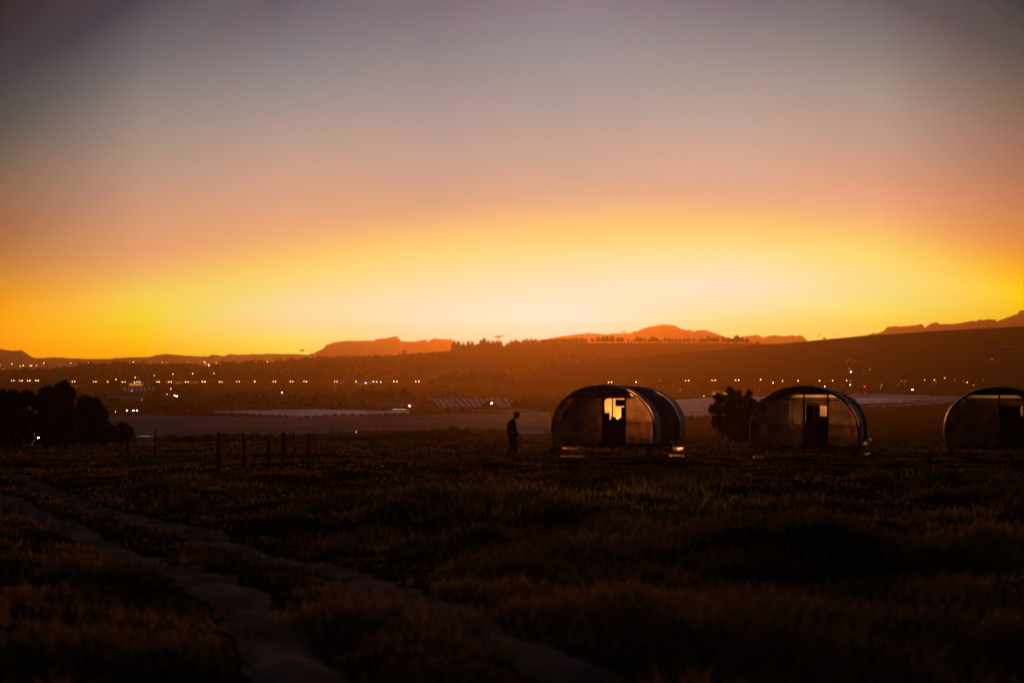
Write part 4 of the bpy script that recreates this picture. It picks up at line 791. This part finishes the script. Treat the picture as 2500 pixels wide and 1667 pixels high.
for q in [z5(1848, 840), z5(1887, 812), z5(1930, 810), z5(1938, 853), z5(2238, 815), z5(2282, 815), z6(962, 742), z6(1060, 776), z6(1148, 720), z6(885, 722), z5(1655, 843), z5(1660, 868), z5(1643, 888), z5(1298, 806), z5(1287, 665), z5(1525, 670)]:
    lamp(*q, 2.2, 'amber', 'tiny dim yellow light among the houses of the right hillside', 'tiny lights on the right hillside', H=5.0)
big = [z1(0, 435), z1(135, 415), z1(232, 440), z1(267, 433), z1(347, 435), z1(365, 435), z1(422, 432), z1(503, 405), z1(812, 403), z1(1014, 397)]
for q in big: lamp(*q, 4.4, 'warm', 'bright lamp on the far plain under the left mountains', 'bright lamps on the far left plain', Y=4200)
for q in [z1(503, 432), z1(680, 415), z1(655, 458), z1(695, 470), z1(757, 432), z1(600, 478), z1(40, 475), z1(170, 480), z1(290, 470)]: lamp(*q, 2.4, 'amber', 'tiny dim lamp on the far plain under the left mountains', 'tiny lamps on the far left plain', Y=4000)
for q in [z1(1312, 403), z1(1340, 413), z1(1533, 395), z1(1865, 398), z1(2345, 393), z2(198, 406), z2(305, 415), z2(483, 412), z2(685, 403), z2(795, 403)]: lamp(*q, 4, 'warm', 'lamp peeping over the low left ridge line', 'lamps peeping over the left ridge', Y=2640)
for q in [z1(1738, 412), z1(1915, 408), z1(2150, 393), z1(2190, 402), z2(28, 407), z2(346, 412), z2(602, 400), z2(203, 430)]: lamp(*q, 2.4, 'amber', 'faint small lamp peeping over the low left ridge line', 'faint lamps on the left ridge', Y=2640)
one = [(z2(236, 436), 3, 'cool', 'small white light low in the dip of the left ridge line', 2640), (z3(392, 825), 7, 'cool', 'brilliant white floodlight over the shed with the lit front', 690), (z3(1178, 800), 8.5, 'cool', 'brilliant white floodlight above the dark gabled shed', 690),
       (z2(1738, 607), 6, 'violet', 'large violet white light in the level lamp row', None), (z2(1880, 600), 3, 'violet', 'small violet light right of the large violet one', None), (z2(720, 661), 5.5, 'cool', 'white light below the lamp row at left centre, lower of two', None), (z2(935, 637), 4.5, 'cool', 'white light below the lamp row at left centre, upper of two', None),
       (z2(1643, 858), 4.5, 'cool', 'small white light left of the shed with the lit front', None), (z2(1225, 818), 2.6, 'cool', 'tiny white light in the trees above the shimmering field', None), (z4(2043, 1020), 7, 'cool', 'white light at the top of the round tree, right of the warehouse', 130), (z4(1883, 1072), 7, 'cool', 'big white light left of the round tree', None), (z4(1783, 1072), 5, 'cool', 'smaller white light, middle of three left of the round tree', None),
       (z4(1730, 1068), 3.4, 'warm', 'tiny pale light, leftmost of three left of the round tree', None), (z4(2050, 970), 3.4, 'amber', 'small orange light right above the white one at the warehouse', None), (z5(1004, 790), 3.2, 'cool', 'tiny bluish white light between two warm lamps over the middle hoop house', None), (z5(1303, 633), 4.4, 'cool', 'white light alone, highest on the right hillside', None),
       (z5(1295, 778), 3.2, 'cool', 'small flat white light right of the warm lamp row', None), (z5(1460, 866), 5, 'red', 'red light low on the right hillside', None), (z5(1480, 867), 2.6, 'cool', 'white spark beside the low red light', None), (z5(2010, 830), 6, 'cool', 'bright white lamp in the middle of the right hillside lights', None), (z6(1032, 775), 7, 'cool', 'bright white lamp just left of the right hoop house roof', None),
       (z6(1230, 525), 3.6, 'red', 'small red mast light high above the right hoop house', None), (z1(873, 670), 2.6, 'green', 'tiny green light beside the tall dark tree top', None), (z1(1963, 700), 4, 'warm', 'warm light, left of three close together under the lamp row', None), (z1(2007, 700), 4.4, 'cool', 'white light, middle of three close together under the lamp row', None), (z1(2033, 705), 4.8, 'cool', 'white light, right of three close together under the lamp row', None),
       (z1(1462, 826), 3.6, 'cool', 'white yard light, left of the row by the low grey barn', None), (z1(1535, 825), 4.4, 'cool', 'brighter white yard light in the row by the low grey barn', None), (z1(1575, 825), 4.4, 'cool', 'tall white glow, right of the row by the low grey barn', None), (z1(1330, 836), 2.4, 'cool', 'tiny white spark at the left end of the low grey barn', None), (z1(1515, 724), 3, 'warm', 'small pale light below the streaked barn', None), (z1(1920, 763), 2.6, 'warm', 'tiny pale light alone below the three close lights', None),
       (z3(1335, 495), 2, 'amber', 'very faint light in the hazy slope below the ridge', None), (z4(1225, 888), 2.6, 'amber', 'dim orange light on the slope right of the single row lamp', None), (z4(1462, 990), 2.6, 'amber', 'dim orange light beside the left hoop house roof', None), (z2(1442, 643), 2, 'amber', 'dim speck below the wide flat topped tree', None), (z2(80, 520), 4, 'warm', 'lamp at the left end of the climbing side road line', None),
       (z1(1630, 828), 2.2, 'warm', 'faint speck right of the white yard lights', None), (z1(445, 1262), 9, 'cool', 'brilliant white yard lamp under the big dark trees', 90)]
for q, s_, mt, lb, Yd in one: lamp(*q, s_, mt, lb, None, H=6.0, Y=Yd, name='yard_lamp')
# string of fairy lights under the tree: short cable with bulbs
fl = MB(); pts = [P(*z1(395, 1218), 90), P(*z1(405, 1250), 90), P(*z1(388, 1300), 90), P(*z1(370, 1335), 90)]
root = empty('light_string', pts[-1]); tag(root, 'short string of dim yellow bulbs left of the bright yard lamp', 'light string')
fl.tube([p - pts[-1] for p in pts], .006, 4); fl.build('cable', M['pole'], root)
for p in pts:
    b = MB(); b.ball((0, 0, 0), .022, 5); bo = b.build('bulb', M['dimbulb'] if 'dimbulb' in M else M.setdefault('dimbulb', emis('dim_bulb', (1, .7, .2), .5)), root); bo.location = p - pts[-1]

# pylon far left
py_ = MB(); b0 = Vector((0, 0, 0))
for sx_, sy in ((-1, -1), (1, -1), (1, 1), (-1, 1)): py_.tube([(sx_ * 3, sy * 3, 0), (sx_ * .5, sy * .5, 26)], .25, 4)
for zz in (6, 12, 18, 23): q = 3 - 2.5 * zz / 26; py_.tube([(-q, -q, zz), (q, q, zz + 3)], .15, 4); py_.tube([(q, -q, zz), (-q, q, zz + 3)], .15, 4)
for zz, ww in ((20, 6), (24, 4.5)): py_.tube([(-ww, 0, zz), (ww, 0, zz)], .22, 4)
o = py_.build('pylon', M['pole']); o.location = ((115.5 - 1250) / F * 3900, 3900, surf(115.5, 3900)); o.scale = (1, 1, 1); tag(o, 'thin lattice pylon on the far left plain below the mountain foot', 'pylon')

# low clouds, beyond the haze
def cloud(px, py, wp, hp, label, seed):
    Yd = 9500; k = Yd / F; r_ = np.random.default_rng(seed); root = P(px, py, Yd); n = 12; cs = []; rs2 = []
    for i in range(n):
        u = r_.uniform(-1, 1); cs.append((u * wp / 2 * k, r_.uniform(-20, 20), (r_.uniform(-.35, .35) + .25 * u) * hp * k)); s = hp * k * .42 * (1.15 - abs(u) * .8); rs2.append([s * 1.6, s, s])
    v, f = leaves(cs, np.array(rs2), 1600, hp * k * .28, 1, .1); o = link('cloud', mesh_np('cloud', v, f, M['cloud'])); o.location = root; o['label'] = label; o['category'] = 'cloud'; o['kind'] = 'structure'
cloud(1218, 822, 27, 5.5, 'small dark cloud scrap just above the wooded end of the ridge', 1)
cloud(738, 855, 11, 4, 'tiny cloud scrap over the far ridge left of the table mountain', 2)
cloud(1522, 810, 13, 3.4, 'thin cloud sliver left of the domed peak', 3)
cloud(1999, 820, 6, 2.4, 'tiny cloud speck above the lone tree on the right hill', 4)

# shared labels: say which one, counted from the left of the view
bygrp = {}
for o in C.objects:
    if o.parent is None and 'group' in o and 'label' in o: bygrp.setdefault((o['group'], o['label']), []).append(o)
for (gr, lb), l_ in bygrp.items():
    if 1 < len(l_) <= 45:
        l_.sort(key=lambda o: o.location.x / o.location.y); W_ = ['first', 'second', 'third', 'fourth', 'fifth', 'sixth', 'seventh', 'eighth', 'ninth', 'tenth', 'eleventh', 'twelfth']
        for i_, o in enumerate(l_): o['label'] = (W_[i_] if i_ < 12 else str(i_ + 1) + {1: 'st', 2: 'nd', 3: 'rd'}.get((i_ + 1) % 10 if i_ > 19 else 0, 'th')) + ' from the left, ' + ' '.join(lb.split()[:12])
#HAZEBLOCK
# ------------------------------------------------------------------ haze
zt = 211.0; zb = -40.5
hb = MB(); hb.box((0, 0, (zt + zb) / 2), (16900, 16900, zt - zb)); hz = hb.mesh('haze', [])
hm = bpy.data.materials.new('haze_air'); hm.use_nodes = True; t = hm.node_tree; t.nodes.clear()
pv = t.nodes.new('ShaderNodeVolumePrincipled'); pv.inputs['Color'].default_value = (*HAZE_COLOR, 1); pv.inputs['Density'].default_value = HAZE_DENSITY; pv.inputs['Anisotropy'].default_value = HAZE_G
oo = t.nodes.new('ShaderNodeOutputMaterial'); t.links.new(pv.outputs[0], oo.inputs['Volume']); hz.materials.append(hm)
tag(link('haze', hz), 'warm dusk haze filling the valley', 'haze', kind='stuff')
scene.cycles.volume_bounces = 0
